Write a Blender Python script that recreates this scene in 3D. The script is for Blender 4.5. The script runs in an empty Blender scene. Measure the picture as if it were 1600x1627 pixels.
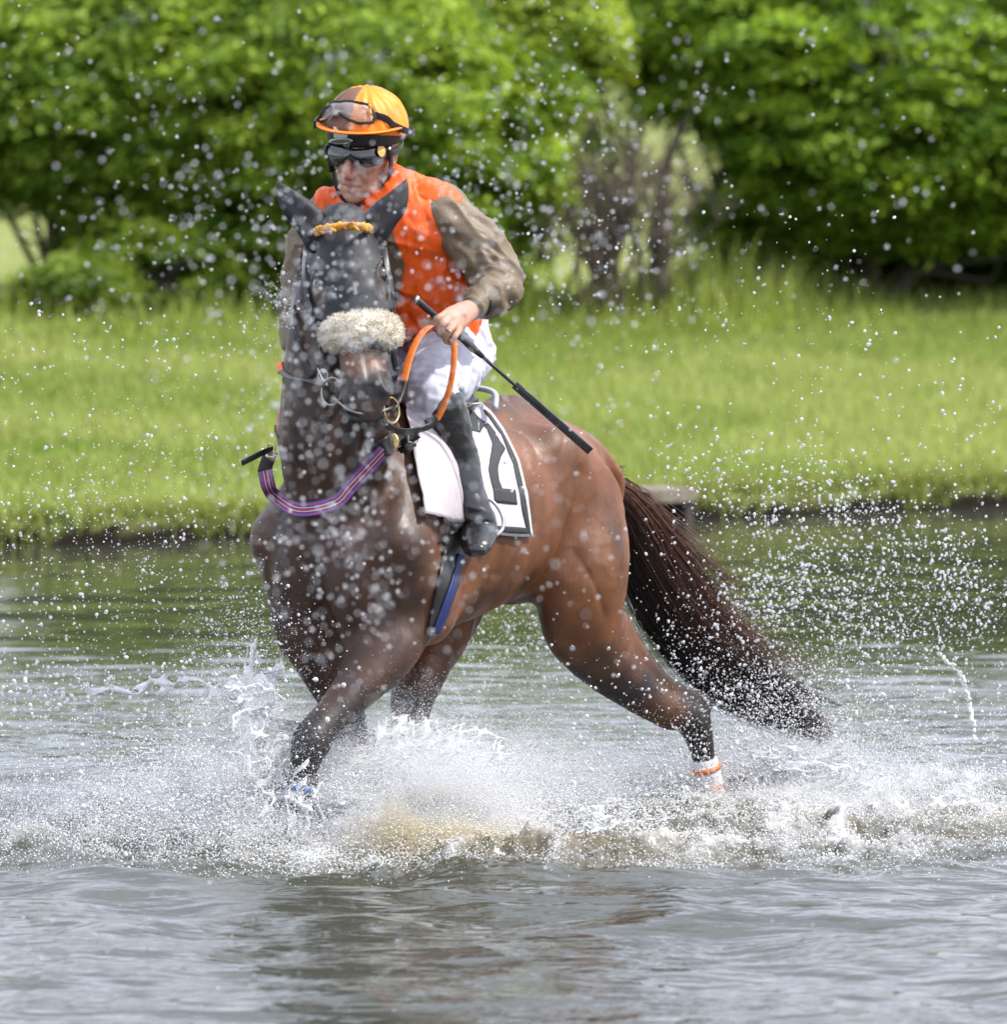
import bpy, bmesh, math, random
import numpy as np
from mathutils import Vector, Matrix
from mathutils.bvhtree import BVHTree

scene = bpy.context.scene
COL = scene.collection
rng = np.random.default_rng(7)
random.seed(7)

# ---------------------------------------------------------------- camera
CAM = np.array([0.0, -18.0, 2.0])
FPX = 9000.0                      # focal length in pixels of the 1600 px wide photograph
PITCH = math.atan((813.5 - 330.0) / FPX)
cam_data = bpy.data.cameras.new('camera')
cam_data.sensor_fit = 'HORIZONTAL'
cam_data.sensor_width = 36.0
cam_data.lens = 36.0 * FPX / 1600.0
cam_data.clip_start = 0.5
cam_data.clip_end = 3000.0
cam_data.dof.use_dof = True
cam_data.dof.focus_distance = 18.1
cam_data.dof.aperture_fstop = 4.2
cam_data.dof.aperture_blades = 0
cam = bpy.data.objects.new('camera', cam_data)
COL.objects.link(cam)
cam.location = CAM
cam.rotation_euler = (math.pi / 2 - PITCH, 0, 0)
scene.camera = cam

# ---------------------------------------------------------------- sky, sun, exposure
SUN_EL, SUN_AZ = 52.0, 100.0       # azimuth: degrees from +Y (away from camera) towards +X (right)
world = bpy.data.worlds.new('World')
scene.world = world
world.use_nodes = True
wn = world.node_tree
wn.nodes.clear()
sky = wn.nodes.new('ShaderNodeTexSky')
sky.sky_type = 'NISHITA'
sky.sun_disc = False
sky.sun_elevation = math.radians(SUN_EL)
sky.sun_rotation = math.radians(SUN_AZ)
sky.altitude = 100
sky.air_density = 1.0
sky.dust_density = 3.0
sky.ozone_density = 1.0
bg = wn.nodes.new('ShaderNodeBackground')
bg.inputs['Strength'].default_value = 0.115
wo = wn.nodes.new('ShaderNodeOutputWorld')
# thin, even cloud veil: the photograph's water mirrors a pale grey-white sky
tc = wn.nodes.new('ShaderNodeTexCoord')
mp = wn.nodes.new('ShaderNodeMapping'); mp.inputs['Scale'].default_value = (1.0, 1.0, 2.6)
cn = wn.nodes.new('ShaderNodeTexNoise'); cn.inputs['Scale'].default_value = 2.6; cn.inputs['Detail'].default_value = 7
cr = wn.nodes.new('ShaderNodeMapRange'); cr.inputs[1].default_value = 0.35; cr.inputs[2].default_value = 0.7
cr.inputs[3].default_value = 0.35; cr.inputs[4].default_value = 0.9
mx = wn.nodes.new('ShaderNodeMix'); mx.data_type = 'RGBA'
mx.inputs[7].default_value = (13.4, 14.1, 16.4, 1)
L_ = wn.links.new
L_(tc.outputs['Generated'], mp.inputs['Vector']); L_(mp.outputs[0], cn.inputs['Vector'])
L_(cn.outputs[0], cr.inputs[0]); L_(cr.outputs[0], mx.inputs[0])
L_(sky.outputs[0], mx.inputs[6]); L_(mx.outputs[2], bg.inputs['Color']); L_(bg.outputs[0], wo.inputs[0])

sun_data = bpy.data.lights.new('sun', 'SUN')
sun_data.energy = 3.9
sun_data.angle = math.radians(2.5)
sun_data.color = (1.0, 0.955, 0.89)
sun = bpy.data.objects.new('sun', sun_data)
COL.objects.link(sun)
_el, _az = math.radians(SUN_EL), math.radians(SUN_AZ)
TO_SUN = Vector((math.sin(_az) * math.cos(_el), math.cos(_az) * math.cos(_el), math.sin(_el)))
sun.rotation_euler = TO_SUN.to_track_quat('Z', 'Y').to_euler()
sun.location = TO_SUN * 40

vs = scene.view_settings
scene.display_settings.display_device = 'sRGB'
vs.view_transform = 'Standard'
vs.look = 'None'
vs.exposure = 0.50
vs.gamma = 1.0
vs.use_curve_mapping = False
scene.render.engine = 'CYCLES'
cy = scene.cycles
cy.use_denoising = True
try:
    cy.denoiser = 'OPENIMAGEDENOISE'
    cy.denoising_prefilter = 'ACCURATE'
except Exception:
    pass
cy.max_bounces = 8
cy.transparent_max_bounces = 12
cy.transmission_bounces = 6
cy.glossy_bounces = 3
cy.diffuse_bounces = 3
cy.sample_clamp_indirect = 6.0
cy.caustics_reflective = False
cy.caustics_refractive = False
# ================================================================ helpers
FWD = np.array([0, math.cos(PITCH), -math.sin(PITCH)])
UPV = np.array([0, math.sin(PITCH), math.cos(PITCH)])
XV = np.array([1.0, 0, 0])

def ray(px, py):
    return XV * ((px - 800.0) / FPX) + UPV * ((813.5 - py) / FPX) + FWD

def P(px, py, Y):
    """the point of the place at depth Y (metres behind the horse's chest) seen at a photo pixel"""
    d = ray(px, py)
    return CAM + d * ((Y - CAM[1]) / d[1])

def proj(p):
    q = np.asarray(p, float) - CAM
    z = q @ FWD
    return np.array([800 + FPX * (q @ XV) / z, 813.5 - FPX * (q @ UPV) / z])

def nrm(v):
    v = np.asarray(v, float)
    return v / (np.linalg.norm(v, axis=-1, keepdims=True) + 1e-12)

def _hash(ix, iy, iz, seed):
    n = (ix.astype(np.int64) * 73856093) ^ (iy.astype(np.int64) * 19349663) ^ (iz.astype(np.int64) * 83492791) ^ (seed * 2654435761)
    n = (n ^ (n >> 13)) * 1274126177
    n = n ^ (n >> 16)
    return (n & 0xFFFFFF).astype(np.float64) / 0xFFFFFF

def vnoise(p, seed=0):
    """smooth value noise in 0..1 at points p (n,3)"""
    p = np.asarray(p, float)
    i = np.floor(p).astype(np.int64)
    f = p - i
    f = f * f * (3 - 2 * f)
    out = 0
    for dx in (0, 1):
        wx = f[:, 0] if dx else 1 - f[:, 0]
        for dy in (0, 1):
            wy = f[:, 1] if dy else 1 - f[:, 1]
            for dz in (0, 1):
                wz = f[:, 2] if dz else 1 - f[:, 2]
                out = out + wx * wy * wz * _hash(i[:, 0] + dx, i[:, 1] + dy, i[:, 2] + dz, seed)
    return out

def fbm(p, oct=4, seed=0):
    a, s, t = 0.5, 0, 0
    p = np.asarray(p, float)
    for k in range(oct):
        s = s + a * vnoise(p * (2.03 ** k) + 17.3 * k, seed + k); t += a; a *= 0.5
    return s / t

def catmull(pts, vals, sub):
    """Catmull-Rom through pts (n,3); vals (n,m) go with them"""
    pts = np.asarray(pts, float); vals = np.asarray(vals, float)
    A = np.hstack([pts, vals])
    n = len(A)
    E = np.vstack([2 * A[0] - A[1], A, 2 * A[-1] - A[-2]])
    out = []
    for i in range(n - 1):
        p0, p1, p2, p3 = E[i], E[i + 1], E[i + 2], E[i + 3]
        for s in range(sub):
            t = s / sub
            out.append(0.5 * ((2 * p1) + (-p0 + p2) * t + (2 * p0 - 5 * p1 + 4 * p2 - p3) * t * t + (-p0 + 3 * p1 - 3 * p2 + p3) * t ** 3))
    out.append(A[-1])
    out = np.array(out)
    return out[:, :3], out[:, 3:]

class Field:
    """signed-distance grid in a local frame; shapes are blended into one continuous surface"""
    def __init__(self, lo, hi, vox, origin=(0, 0, 0), axes=None):
        self.o = np.asarray(origin, float)
        self.A = np.eye(3) if axes is None else np.asarray(axes, float)     # rows are local axes
        self.lo = np.asarray(lo, float); self.vox = vox
        self.n = np.ceil((np.asarray(hi, float) - self.lo) / vox).astype(int) + 1
        self.D = np.full(self.n, 0.3, np.float32)
        self.ax = [self.lo[k] + vox * np.arange(self.n[k]) for k in range(3)]

    def loc(self, p): return (np.asarray(p, float) - self.o) @ self.A.T
    def dirl(self, v): return np.asarray(v, float) @ self.A.T
    def world(self, p): return np.asarray(p) @ self.A + self.o

    def block(self, lo, hi, m):
        sl = []
        for k in range(3):
            a = int(max(0, math.floor((lo[k] - m - self.lo[k]) / self.vox)))
            b = int(min(self.n[k], math.ceil((hi[k] + m - self.lo[k]) / self.vox) + 1))
            if b <= a: return None
            sl.append(slice(a, b))
        return tuple(sl)

    def lin(self, sl, n, p):
        """(X - p) . n over a block"""
        x = [((self.ax[k][sl[k]] - p[k]) * n[k]).astype(np.float32) for k in range(3)]
        return x[0][:, None, None] + x[1][None, :, None] + x[2][None, None, :]

    def put(self, sl, d, k, mode):
        d = d.reshape(self.D[sl].shape).astype(np.float32)
        a = self.D[sl]
        if mode == 'add':
            h = np.clip(0.5 + 0.5 * (a - d) / k, 0, 1)
            self.D[sl] = a * (1 - h) + d * h - k * h * (1 - h)
        elif mode == 'cut':
            d = -d
            h = np.clip(0.5 - 0.5 * (a - d) / k, 0, 1)
            self.D[sl] = a * (1 - h) + d * h + k * h * (1 - h)

    def tube(self, nodes, k=0.03, mode='add', sub=4, side=None, flat_ends=False):
        """nodes: (point, half_side, half_other) ; side: direction(s) of half_side"""
        pts = np.array([self.loc(n[0]) for n in nodes])
        rad = np.array([[n[1], n[2] if len(n) > 2 else n[1]] for n in nodes], float)
        if side is None: side = [(0.0, 0.0, 1.0) if abs(nrm(pts[-1] - pts[0])[2]) < 0.8 else (1.0, 0, 0)]
        side = np.atleast_2d(np.asarray(side, float))
        if len(side) == 1: side = np.repeat(side, len(pts), 0)
        sd = np.array([self.dirl(s) for s in side])
        c, v = catmull(pts, np.hstack([rad, sd]), sub)
        R = np.maximum(v[:, :2], 1e-3); S = v[:, 2:]
        m = R.max() + 2 * k + 2 * self.vox
        full = self.block(c.min(0), c.max(0), m)
        if full is None: return
        shp = tuple(q.stop - q.start for q in full)
        best = np.full(shp, 1e9, np.float32); dd = np.full(shp, 0.3, np.float32)
        for i in range(len(c) - 1):
            a, b = c[i], c[i + 1]
            ab = b - a; L = np.linalg.norm(ab)
            if L < 1e-6: continue
            mm = max(R[i].max(), R[i + 1].max()) + 2 * k + 2 * self.vox
            sl = self.block(np.minimum(a, b), np.maximum(a, b), mm)
            if sl is None: continue
            T = ab / L
            s = S[i] - T * (S[i] @ T); s = s / (np.linalg.norm(s) + 1e-9); n_ = np.cross(T, s)
            al = self.lin(sl, T, a)
            t = np.clip(al / L, 0, 1)
            al = al - t * L
            qs = self.lin(sl, s, a); qn = self.lin(sl, n_, a)
            q2 = al * al + qs * qs + qn * qn
            rs = tuple(slice(sl[k_].start - full[k_].start, sl[k_].stop - full[k_].start) for k_ in range(3))
            sel = q2 < best[rs]
            ra = R[i, 0] + (R[i + 1, 0] - R[i, 0]) * t; rb = R[i, 1] + (R[i + 1, 1] - R[i, 1]) * t
            mn = np.minimum(ra, rb)
            r = np.sqrt((qs / ra) ** 2 + (qn / rb) ** 2 + (al / mn) ** 2) + 1e-6
            d = np.where(r > 0.15, np.sqrt(q2) * (1 - 1 / r), -mn * (1 - r))
            best[rs] = np.where(sel, q2, best[rs]); dd[rs] = np.where(sel, d, dd[rs])
        self.put(full, dd, k, mode)

    def ell(self, c, radii, axes=None, k=0.03, mode='add'):
        c = self.loc(c)
        ax = np.eye(3) if axes is None else np.array([self.dirl(nrm(a)) for a in axes])
        radii = np.asarray(radii, float)
        ext = np.sqrt(((ax * radii[:, None]) ** 2).sum(0))
        sl = self.block(c - ext, c + ext, 2 * k + 2 * self.vox)
        if sl is None: return
        l = [self.lin(sl, ax[j], c) for j in range(3)]
        r = np.sqrt((l[0] / radii[0]) ** 2 + (l[1] / radii[1]) ** 2 + (l[2] / radii[2]) ** 2) + 1e-6
        ln = np.sqrt(l[0] ** 2 + l[1] ** 2 + l[2] ** 2)
        self.put(sl, np.where(r > 0.15, ln * (1 - 1 / r), -radii.min() * (1 - r)), k, mode)

    def half(self, p, n, k=0.004):
        """keep only the side of the plane towards -n"""
        p = self.loc(p); n = nrm(self.dirl(n))
        g = (self.ax[0][:, None, None] * n[0] + self.ax[1][None, :, None] * n[1] + self.ax[2][None, None, :] * n[2]) - p @ n
        a = self.D; d = g.astype(np.float32)
        h = np.clip(0.5 - 0.5 * (a - d) / k, 0, 1)
        self.D = a * (1 - h) + d * h + k * h * (1 - h)

    def points(self):
        g = np.meshgrid(*self.ax, indexing='ij')
        return self.world(np.stack([x.ravel() for x in g], 1))

    def surface(self, smooth=1):
        D = self.D
        ins = D < 0
        cs = np.zeros(np.array(D.shape) - 1, np.int8)
        sh = [slice(0, -1), slice(1, None)]
        for a in (0, 1):
            for b in (0, 1):
                for c in (0, 1):
                    cs += ins[sh[a], sh[b], sh[c]]
        act = (cs > 0) & (cs < 8)
        idx = np.argwhere(act)
        vid = np.full(act.shape, -1, np.int64)
        vid[act] = np.arange(len(idx))
        acc = np.zeros((len(idx), 3)); cnt = np.zeros(len(idx))
        cor = [(a, b, c) for a in (0, 1) for b in (0, 1) for c in (0, 1)]
        val = {c: D[idx[:, 0] + c[0], idx[:, 1] + c[1], idx[:, 2] + c[2]] for c in cor}
        for c in cor:
            for k in range(3):
                if c[k]: continue
                e = list(c); e[k] = 1; e = tuple(e)
                d0, d1 = val[c], val[e]
                s = (d0 < 0) != (d1 < 0)
                t = d0[s] / (d0[s] - d1[s])
                p = np.tile(np.array(c, float), (s.sum(), 1)); p[:, k] += t
                acc[s] += p; cnt[s] += 1
        v = self.lo + (idx + acc / cnt[:, None]) * self.vox
        quads = []
        for k in range(3):
            o1, o2 = (k + 1) % 3, (k + 2) % 3
            s0 = [slice(1, -1)] * 3; s1 = [slice(1, -1)] * 3
            s0[k] = slice(0, -1); s1[k] = slice(1, None)
            i0 = ins[tuple(s0)]; i1 = ins[tuple(s1)]
            e = np.argwhere(i0 != i1)
            if not len(e): continue
            fl = i0[e[:, 0], e[:, 1], e[:, 2]]
            off = np.ones(3, int); off[k] = 0
            e = e + off
            def vi(a, b):
                q = e.copy(); q[:, o1] -= a; q[:, o2] -= b
                return vid[q[:, 0], q[:, 1], q[:, 2]]
            f = np.stack([vi(1, 1), vi(0, 1), vi(0, 0), vi(1, 0)], 1)
            f[~fl] = f[~fl][:, ::-1]
            quads.append(f)
        f = np.vstack(quads)
        f = f[(f >= 0).all(1)]
        for _ in range(smooth):
            s = np.zeros_like(v); c = np.zeros(len(v))
            for a in range(4):
                b = (a + 1) % 4
                np.add.at(s, f[:, a], v[f[:, b]]); np.add.at(c, f[:, a], 1)
                np.add.at(s, f[:, b], v[f[:, a]]); np.add.at(c, f[:, b], 1)
            v = 0.5 * v + 0.5 * s / np.maximum(c, 1)[:, None]
        return self.world(v), f

def vert_normals(v, f):
    a = v[f[:, 2]] - v[f[:, 0]]; b = v[f[:, 3 if f.shape[1] > 3 else 1]] - v[f[:, 1 if f.shape[1] > 3 else 0]]
    n = np.cross(a, b)
    if f.shape[1] == 3: n = np.cross(v[f[:, 1]] - v[f[:, 0]], v[f[:, 2]] - v[f[:, 0]])
    o = np.zeros_like(v)
    for k in range(f.shape[1]): np.add.at(o, f[:, k], n)
    return nrm(o)

def mesh_obj(name, v, f, mat, parent=None, smooth=True, attrs=None, uv=None, **props):
    me = bpy.data.meshes.new(name)
    v = np.ascontiguousarray(v, dtype=np.float32)
    if isinstance(f, np.ndarray):
        me.vertices.add(len(v)); me.vertices.foreach_set('co', v.ravel())
        k = f.shape[1]
        me.loops.add(f.size); me.loops.foreach_set('vertex_index', np.ascontiguousarray(f, dtype=np.int32).ravel())
        me.polygons.add(len(f)); me.polygons.foreach_set('loop_start', np.arange(0, f.size, k, dtype=np.int32))
        me.update(calc_edges=True)
    else:
        me.from_pydata([tuple(map(float, p)) for p in v], [], [tuple(map(int, q)) for q in f]); me.update()
    if smooth: me.polygons.foreach_set('use_smooth', np.ones(len(me.polygons), bool))
    if attrs:
        for an, av in attrs.items():
            av = np.asarray(av, np.float32)
            if av.ndim == 1:
                at = me.attributes.new(an, 'FLOAT', 'POINT'); at.data.foreach_set('value', av)
            else:
                at = me.attributes.new(an, 'FLOAT_COLOR', 'POINT')
                at.data.foreach_set('color', np.hstack([av, np.ones((len(av), 1), np.float32)]).ravel())
    if uv is not None:
        ul = me.uv_layers.new(name='UVMap')
        li = np.empty(len(me.loops), np.int32); me.loops.foreach_get('vertex_index', li)
        ul.data.foreach_set('uv', np.asarray(uv, np.float32)[li].ravel())
    if mat is not None: me.materials.append(mat)
    o = bpy.data.objects.new(name, me)
    COL.objects.link(o)
    if parent is not None: o.parent = parent
    for a, b in props.items(): o[a] = b
    return o

def empty(name, loc, label, category, group=None):
    o = bpy.data.objects.new(name, None)
    o.empty_display_size = 0.1
    COL.objects.link(o)
    o.location = loc
    o['label'] = label; o['category'] = category
    if group: o['group'] = group
    bpy.context.view_layer.update()
    return o

def child(o, parent):
    """parent keeping world coordinates (meshes are written in world space)"""
    o.parent = parent
    o.matrix_parent_inverse = Matrix.Translation(parent.location).inverted()
    return o

def sweep(path, rad, seg=10, side=None, closed=False, sub=1, caps=True, prof=None):
    """tube / strap mesh along a path; rad: scalar or per-node (half_side, half_other)"""
    path = np.asarray(path, float)
    n = len(path)
    r = np.asarray(rad, float)
    if r.ndim == 0: r = np.full((n, 2), float(r))
    elif r.ndim == 1 and len(r) == 2 and n != 2: r = np.tile(r, (n, 1))
    elif r.ndim == 1: r = np.stack([r, r], 1)
    sd = np.zeros((n, 3)) if side is None else np.broadcast_to(np.asarray(side, float), (n, 3))
    if closed:
        path = np.vstack([path, path[:1]]); r = np.vstack([r, r[:1]]); sd = np.vstack([sd, sd[:1]])
    if sub > 1:
        path, w = catmull(path, np.hstack([r, sd]), sub); r = w[:, :2]; sd = w[:, 2:]
    n = len(path)
    T = np.gradient(path, axis=0)
    if closed: T[0] = T[-1] = path[1] - path[-2]
    T = nrm(T)
    V = []
    prev = None
    ang = np.linspace(0, 2 * np.pi, seg, endpoint=False) + (np.pi / seg if seg == 4 else 0)
    cs, sn = np.cos(ang), np.sin(ang)
    if seg == 4: cs, sn = cs * 1.4142, sn * 1.4142
    if prof is not None: cs, sn = np.array(prof, float).T; seg = len(cs)
    for i in range(n):
        if side is not None: s = sd[i] - T[i] * (sd[i] @ T[i])
        else:
            if prev is None:
                a = np.array([0, 0, 1.0]) if abs(T[i][2]) < 0.9 else np.array([1.0, 0, 0])
            else: a = prev
            s = a - T[i] * (a @ T[i])
        s = s / (np.linalg.norm(s) + 1e-9); prev = s
        b = np.cross(T[i], s)
        V.append(path[i] + np.outer(cs * r[i, 0], s) + np.outer(sn * r[i, 1], b))
    m = n - 1 if closed else n
    V = np.array(V[:m]).reshape(-1, 3)
    F = []
    for i in range(n - 1):
        i2 = (i + 1) % m
        for j in range(seg):
            k = (j + 1) % seg
            F.append((i * seg + j, i * seg + k, i2 * seg + k, i2 * seg + j))
    if caps and not closed:
        F.append(tuple(range(seg))[::-1]); F.append(tuple((m - 1) * seg + j for j in range(seg)))
    return V, F

STRAP = [(1, .25), (.93, .8), (.8, 1), (-.8, 1), (-.93, .8), (-1, .25), (-1, -.25), (-.93, -.8), (-.8, -1), (.8, -1), (.93, -.8), (1, -.25)]

def tube_obj(name, path, rad, mat, parent=None, seg=10, smooth=True, side=None, closed=False, sub=1, prof=None, **kw):
    v, f = sweep(path, rad, seg, side, closed, sub, prof=prof)
    o = mesh_obj(name, v, f, mat, None, smooth, **kw)
    if parent is not None: child(o, parent)
    return o

def join_vf(lst):
    V, F, o = [], [], 0
    for v, f in lst:
        V.append(np.asarray(v)); F += [tuple(i + o for i in q) for q in f]; o += len(v)
    return np.vstack(V), F

# ---------------------------------------------------------------- materials
def mat_new(name):
    m = bpy.data.materials.new(name); m.use_nodes = True
    nt = m.node_tree
    return m, nt, nt.nodes['Principled BSDF']

def nd(nt, typ, **kw):
    n = nt.nodes.new(typ)
    for k, v in kw.items():
        if k in n.inputs: n.inputs[k].default_value = v
        else: setattr(n, k, v)
    return n

def simple(name, col, rough=0.6, spec=0.5, metal=0.0, var=0.0, scale=40, bump=0.0, bscale=200, coat=0.0, sheen=0.0, stretch=(1, 1, 1)):
    m, nt, b = mat_new(name)
    b.inputs['Base Color'].default_value = (*col, 1)
    b.inputs['Roughness'].default_value = rough
    b.inputs['Specular IOR Level'].default_value = spec
    b.inputs['Metallic'].default_value = metal
    b.inputs['Coat Weight'].default_value = coat
    b.inputs['Sheen Weight'].default_value = sheen
    if var or bump:
        tc = nd(nt, 'ShaderNodeTexCoord')
        mp = nd(nt, 'ShaderNodeMapping'); mp.inputs['Scale'].default_value = stretch
        nt.links.new(tc.outputs['Object'], mp.inputs[0])
    if var:
        n = nd(nt, 'ShaderNodeTexNoise', Scale=scale, Detail=6.0)
        nt.links.new(mp.outputs[0], n.inputs['Vector'])
        r = nd(nt, 'ShaderNodeMapRange'); r.inputs[1].default_value = .3; r.inputs[2].default_value = .7
        r.inputs[3].default_value = 1 - var; r.inputs[4].default_value = 1 + var
        nt.links.new(n.outputs[0], r.inputs[0])
        mx = nd(nt, 'ShaderNodeMix', data_type='RGBA', blend_type='MULTIPLY'); mx.inputs[0].default_value = 1
        mx.inputs[6].default_value = (*col, 1)
        nt.links.new(r.outputs[0], mx.inputs[7]); nt.links.new(mx.outputs[2], b.inputs['Base Color'])
    if bump:
        n = nd(nt, 'ShaderNodeTexNoise', Scale=bscale, Detail=4.0)
        nt.links.new(mp.outputs[0], n.inputs['Vector'])
        bm = nd(nt, 'ShaderNodeBump', Strength=bump, Distance=0.004)
        nt.links.new(n.outputs[0], bm.inputs['Height']); nt.links.new(bm.outputs[0], b.inputs['Normal'])
    return m

def attr_mat(name, attr='col', rough=0.6, spec=0.4, var=0.12, scale=30, bump=0.2, bscale=160, sheen=0.0, stretch=(1, 1, 1), coat=0.0, bdist=0.004):
    """material whose colour is the mesh's own colour attribute, broken up by noise"""
    m, nt, b = mat_new(name)
    a = nd(nt, 'ShaderNodeAttribute', attribute_name=attr)
    tc = nd(nt, 'ShaderNodeTexCoord')
    mp = nd(nt, 'ShaderNodeMapping'); mp.inputs['Scale'].default_value = stretch
    nt.links.new(tc.outputs['Object'], mp.inputs[0])
    n = nd(nt, 'ShaderNodeTexNoise', Scale=scale, Detail=6.0)
    nt.links.new(mp.outputs[0], n.inputs['Vector'])
    r = nd(nt, 'ShaderNodeMapRange'); r.inputs[1].default_value = .3; r.inputs[2].default_value = .7
    r.inputs[3].default_value = 1 - var; r.inputs[4].default_value = 1 + var
    nt.links.new(n.outputs[0], r.inputs[0])
    mx = nd(nt, 'ShaderNodeMix', data_type='RGBA', blend_type='MULTIPLY'); mx.inputs[0].default_value = 1
    nt.links.new(a.outputs['Color'], mx.inputs[6]); nt.links.new(r.outputs[0], mx.inputs[7])
    nt.links.new(mx.outputs[2], b.inputs['Base Color'])
    b.inputs['Roughness'].default_value = rough; b.inputs['Specular IOR Level'].default_value = spec
    b.inputs['Sheen Weight'].default_value = sheen; b.inputs['Coat Weight'].default_value = coat
    b.inputs['Coat Roughness'].default_value = 0.25
    n2 = nd(nt, 'ShaderNodeTexNoise', Scale=bscale, Detail=5.0)
    nt.links.new(mp.outputs[0], n2.inputs['Vector'])
    bm = nd(nt, 'ShaderNodeBump', Strength=bump, Distance=bdist)
    nt.links.new(n2.outputs[0], bm.inputs['Height']); nt.links.new(bm.outputs[0], b.inputs['Normal'])
    return m
# ================================================================ setting: water, bank, hedge
def shore(x): return 17.4 + .727 * x          # depth of the far waterline
def smooth01(t): t = np.clip(t, 0, 1); return t * t * (3 - 2 * t)
def ground_z(x, y):
    s = (y - shore(x)) / math.sqrt(1 + .727 ** 2)
    s = s + .16 * (fbm(np.stack([x * .9, y * .9, 0 * x], 1), 3, 31) - .5) + .12 * (vnoise(np.stack([x * 4, y * 4, 0 * x], 1), 32) - .5)
    z = np.where(s < 0, -.6 + .55 * smooth01((s + 1.2) / 1.2), -.05 + .20 * smooth01(s / .10))
    z = z + np.where(s > 0, .98 * smooth01(s / 16.0), 0) + np.maximum(0, s - 17) * .030
    z = z + np.where(s > .1, .10 * (fbm(np.stack([x * .5, y * .5, 0 * x], 1), 3, 9) - .5), 0)
    return z

# ---- ground sheet (bank, lawn and the field behind the hedge)
gx = np.concatenate([np.linspace(-700, -16, 24), np.linspace(-14, 14, 200), np.linspace(16, 700, 24)])
gs = np.concatenate([[-60, -30, -12, -6, -3], np.linspace(-1.5, .8, 70), np.linspace(.9, 17, 110), np.linspace(18, 60, 40), np.geomspace(64, 1500, 22)])
GX, GS = np.meshgrid(gx, gs, indexing='ij')
GY = shore(np.clip(GX, -40, 40)) + GS * 1.236
gz = ground_z(np.clip(GX, -40, 40).ravel(), GY.ravel())
gv = np.stack([GX.ravel(), GY.ravel(), gz], 1)
ni, nj = GX.shape
ii = (np.arange(ni - 1)[:, None] * nj + np.arange(nj - 1)[None]).ravel()
gf = np.stack([ii, ii + nj, ii + nj + 1, ii + 1], 1)
m, nt, b = mat_new('turf_and_soil')
tc = nd(nt, 'ShaderNodeTexCoord')
n1 = nd(nt, 'ShaderNodeTexNoise', Scale=1.1, Detail=8.0); n2 = nd(nt, 'ShaderNodeTexNoise', Scale=14.0, Detail=6.0)
for n in (n1, n2): nt.links.new(tc.outputs['Object'], n.inputs['Vector'])
cr1 = nd(nt, 'ShaderNodeValToRGB')
cr1.color_ramp.elements[0].position = .3; cr1.color_ramp.elements[0].color = (.17, .21, .05, 1)
cr1.color_ramp.elements[1].position = .7; cr1.color_ramp.elements[1].color = (.28, .30, .10, 1)
nt.links.new(n1.outputs[0], cr1.inputs[0])
mx = nd(nt, 'ShaderNodeMix', data_type='RGBA', blend_type='MULTIPLY'); mx.inputs[0].default_value = .6
cr2 = nd(nt, 'ShaderNodeValToRGB'); cr2.color_ramp.elements[0].position = .3; cr2.color_ramp.elements[0].color = (.45, .45, .4, 1); cr2.color_ramp.elements[1].position = .7
nt.links.new(n2.outputs[0], cr2.inputs[0]); nt.links.new(cr1.outputs[0], mx.inputs[6]); nt.links.new(cr2.outputs[0], mx.inputs[7])
at = nd(nt, 'ShaderNodeAttribute', attribute_name='soil')
mx2 = nd(nt, 'ShaderNodeMix', data_type='RGBA'); mx2.inputs[7].default_value = (.012, .009, .006, 1)
nt.links.new(at.outputs['Fac'], mx2.inputs[0]); nt.links.new(mx.outputs[2], mx2.inputs[6]); nt.links.new(mx2.outputs[2], b.inputs['Base Color'])
b.inputs['Roughness'].default_value = .95; b.inputs['Specular IOR Level'].default_value = .1
bm = nd(nt, 'ShaderNodeBump', Strength=.8, Distance=.05); nt.links.new(n2.outputs[0], bm.inputs['Height']); nt.links.new(bm.outputs[0], b.inputs['Normal'])
soil = np.clip((.14 - gv[:, 2]) / .03, 0, 1)
mesh_obj('ground', gv, gf, m, attrs={'soil': soil}, kind='structure')

# ---- grass blades
def leaf_mat(name, rough=.5, trans=.35, attr='col', spec=.35):
    m, nt, b = mat_new(name)
    a = nd(nt, 'ShaderNodeAttribute', attribute_name=attr)
    nt.links.new(a.outputs['Color'], b.inputs['Base Color'])
    b.inputs['Roughness'].default_value = rough; b.inputs['Specular IOR Level'].default_value = spec
    tr = nd(nt, 'ShaderNodeBsdfTranslucent')
    mu = nd(nt, 'ShaderNodeMix', data_type='RGBA', blend_type='MULTIPLY'); mu.inputs[0].default_value = 1; mu.inputs[7].default_value = (1.25, 1.2, .45, 1)
    nt.links.new(a.outputs['Color'], mu.inputs[6]); nt.links.new(mu.outputs[2], tr.inputs['Color'])
    ms = nd(nt, 'ShaderNodeMixShader'); ms.inputs[0].default_value = trans
    out = nt.nodes['Material Output']
    nt.links.new(b.outputs[0], ms.inputs[1]); nt.links.new(tr.outputs[0], ms.inputs[2]); nt.links.new(ms.outputs[0], out.inputs['Surface'])
    return m
GRASS = leaf_mat('grass_blades', trans=.3, spec=.2)
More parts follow.
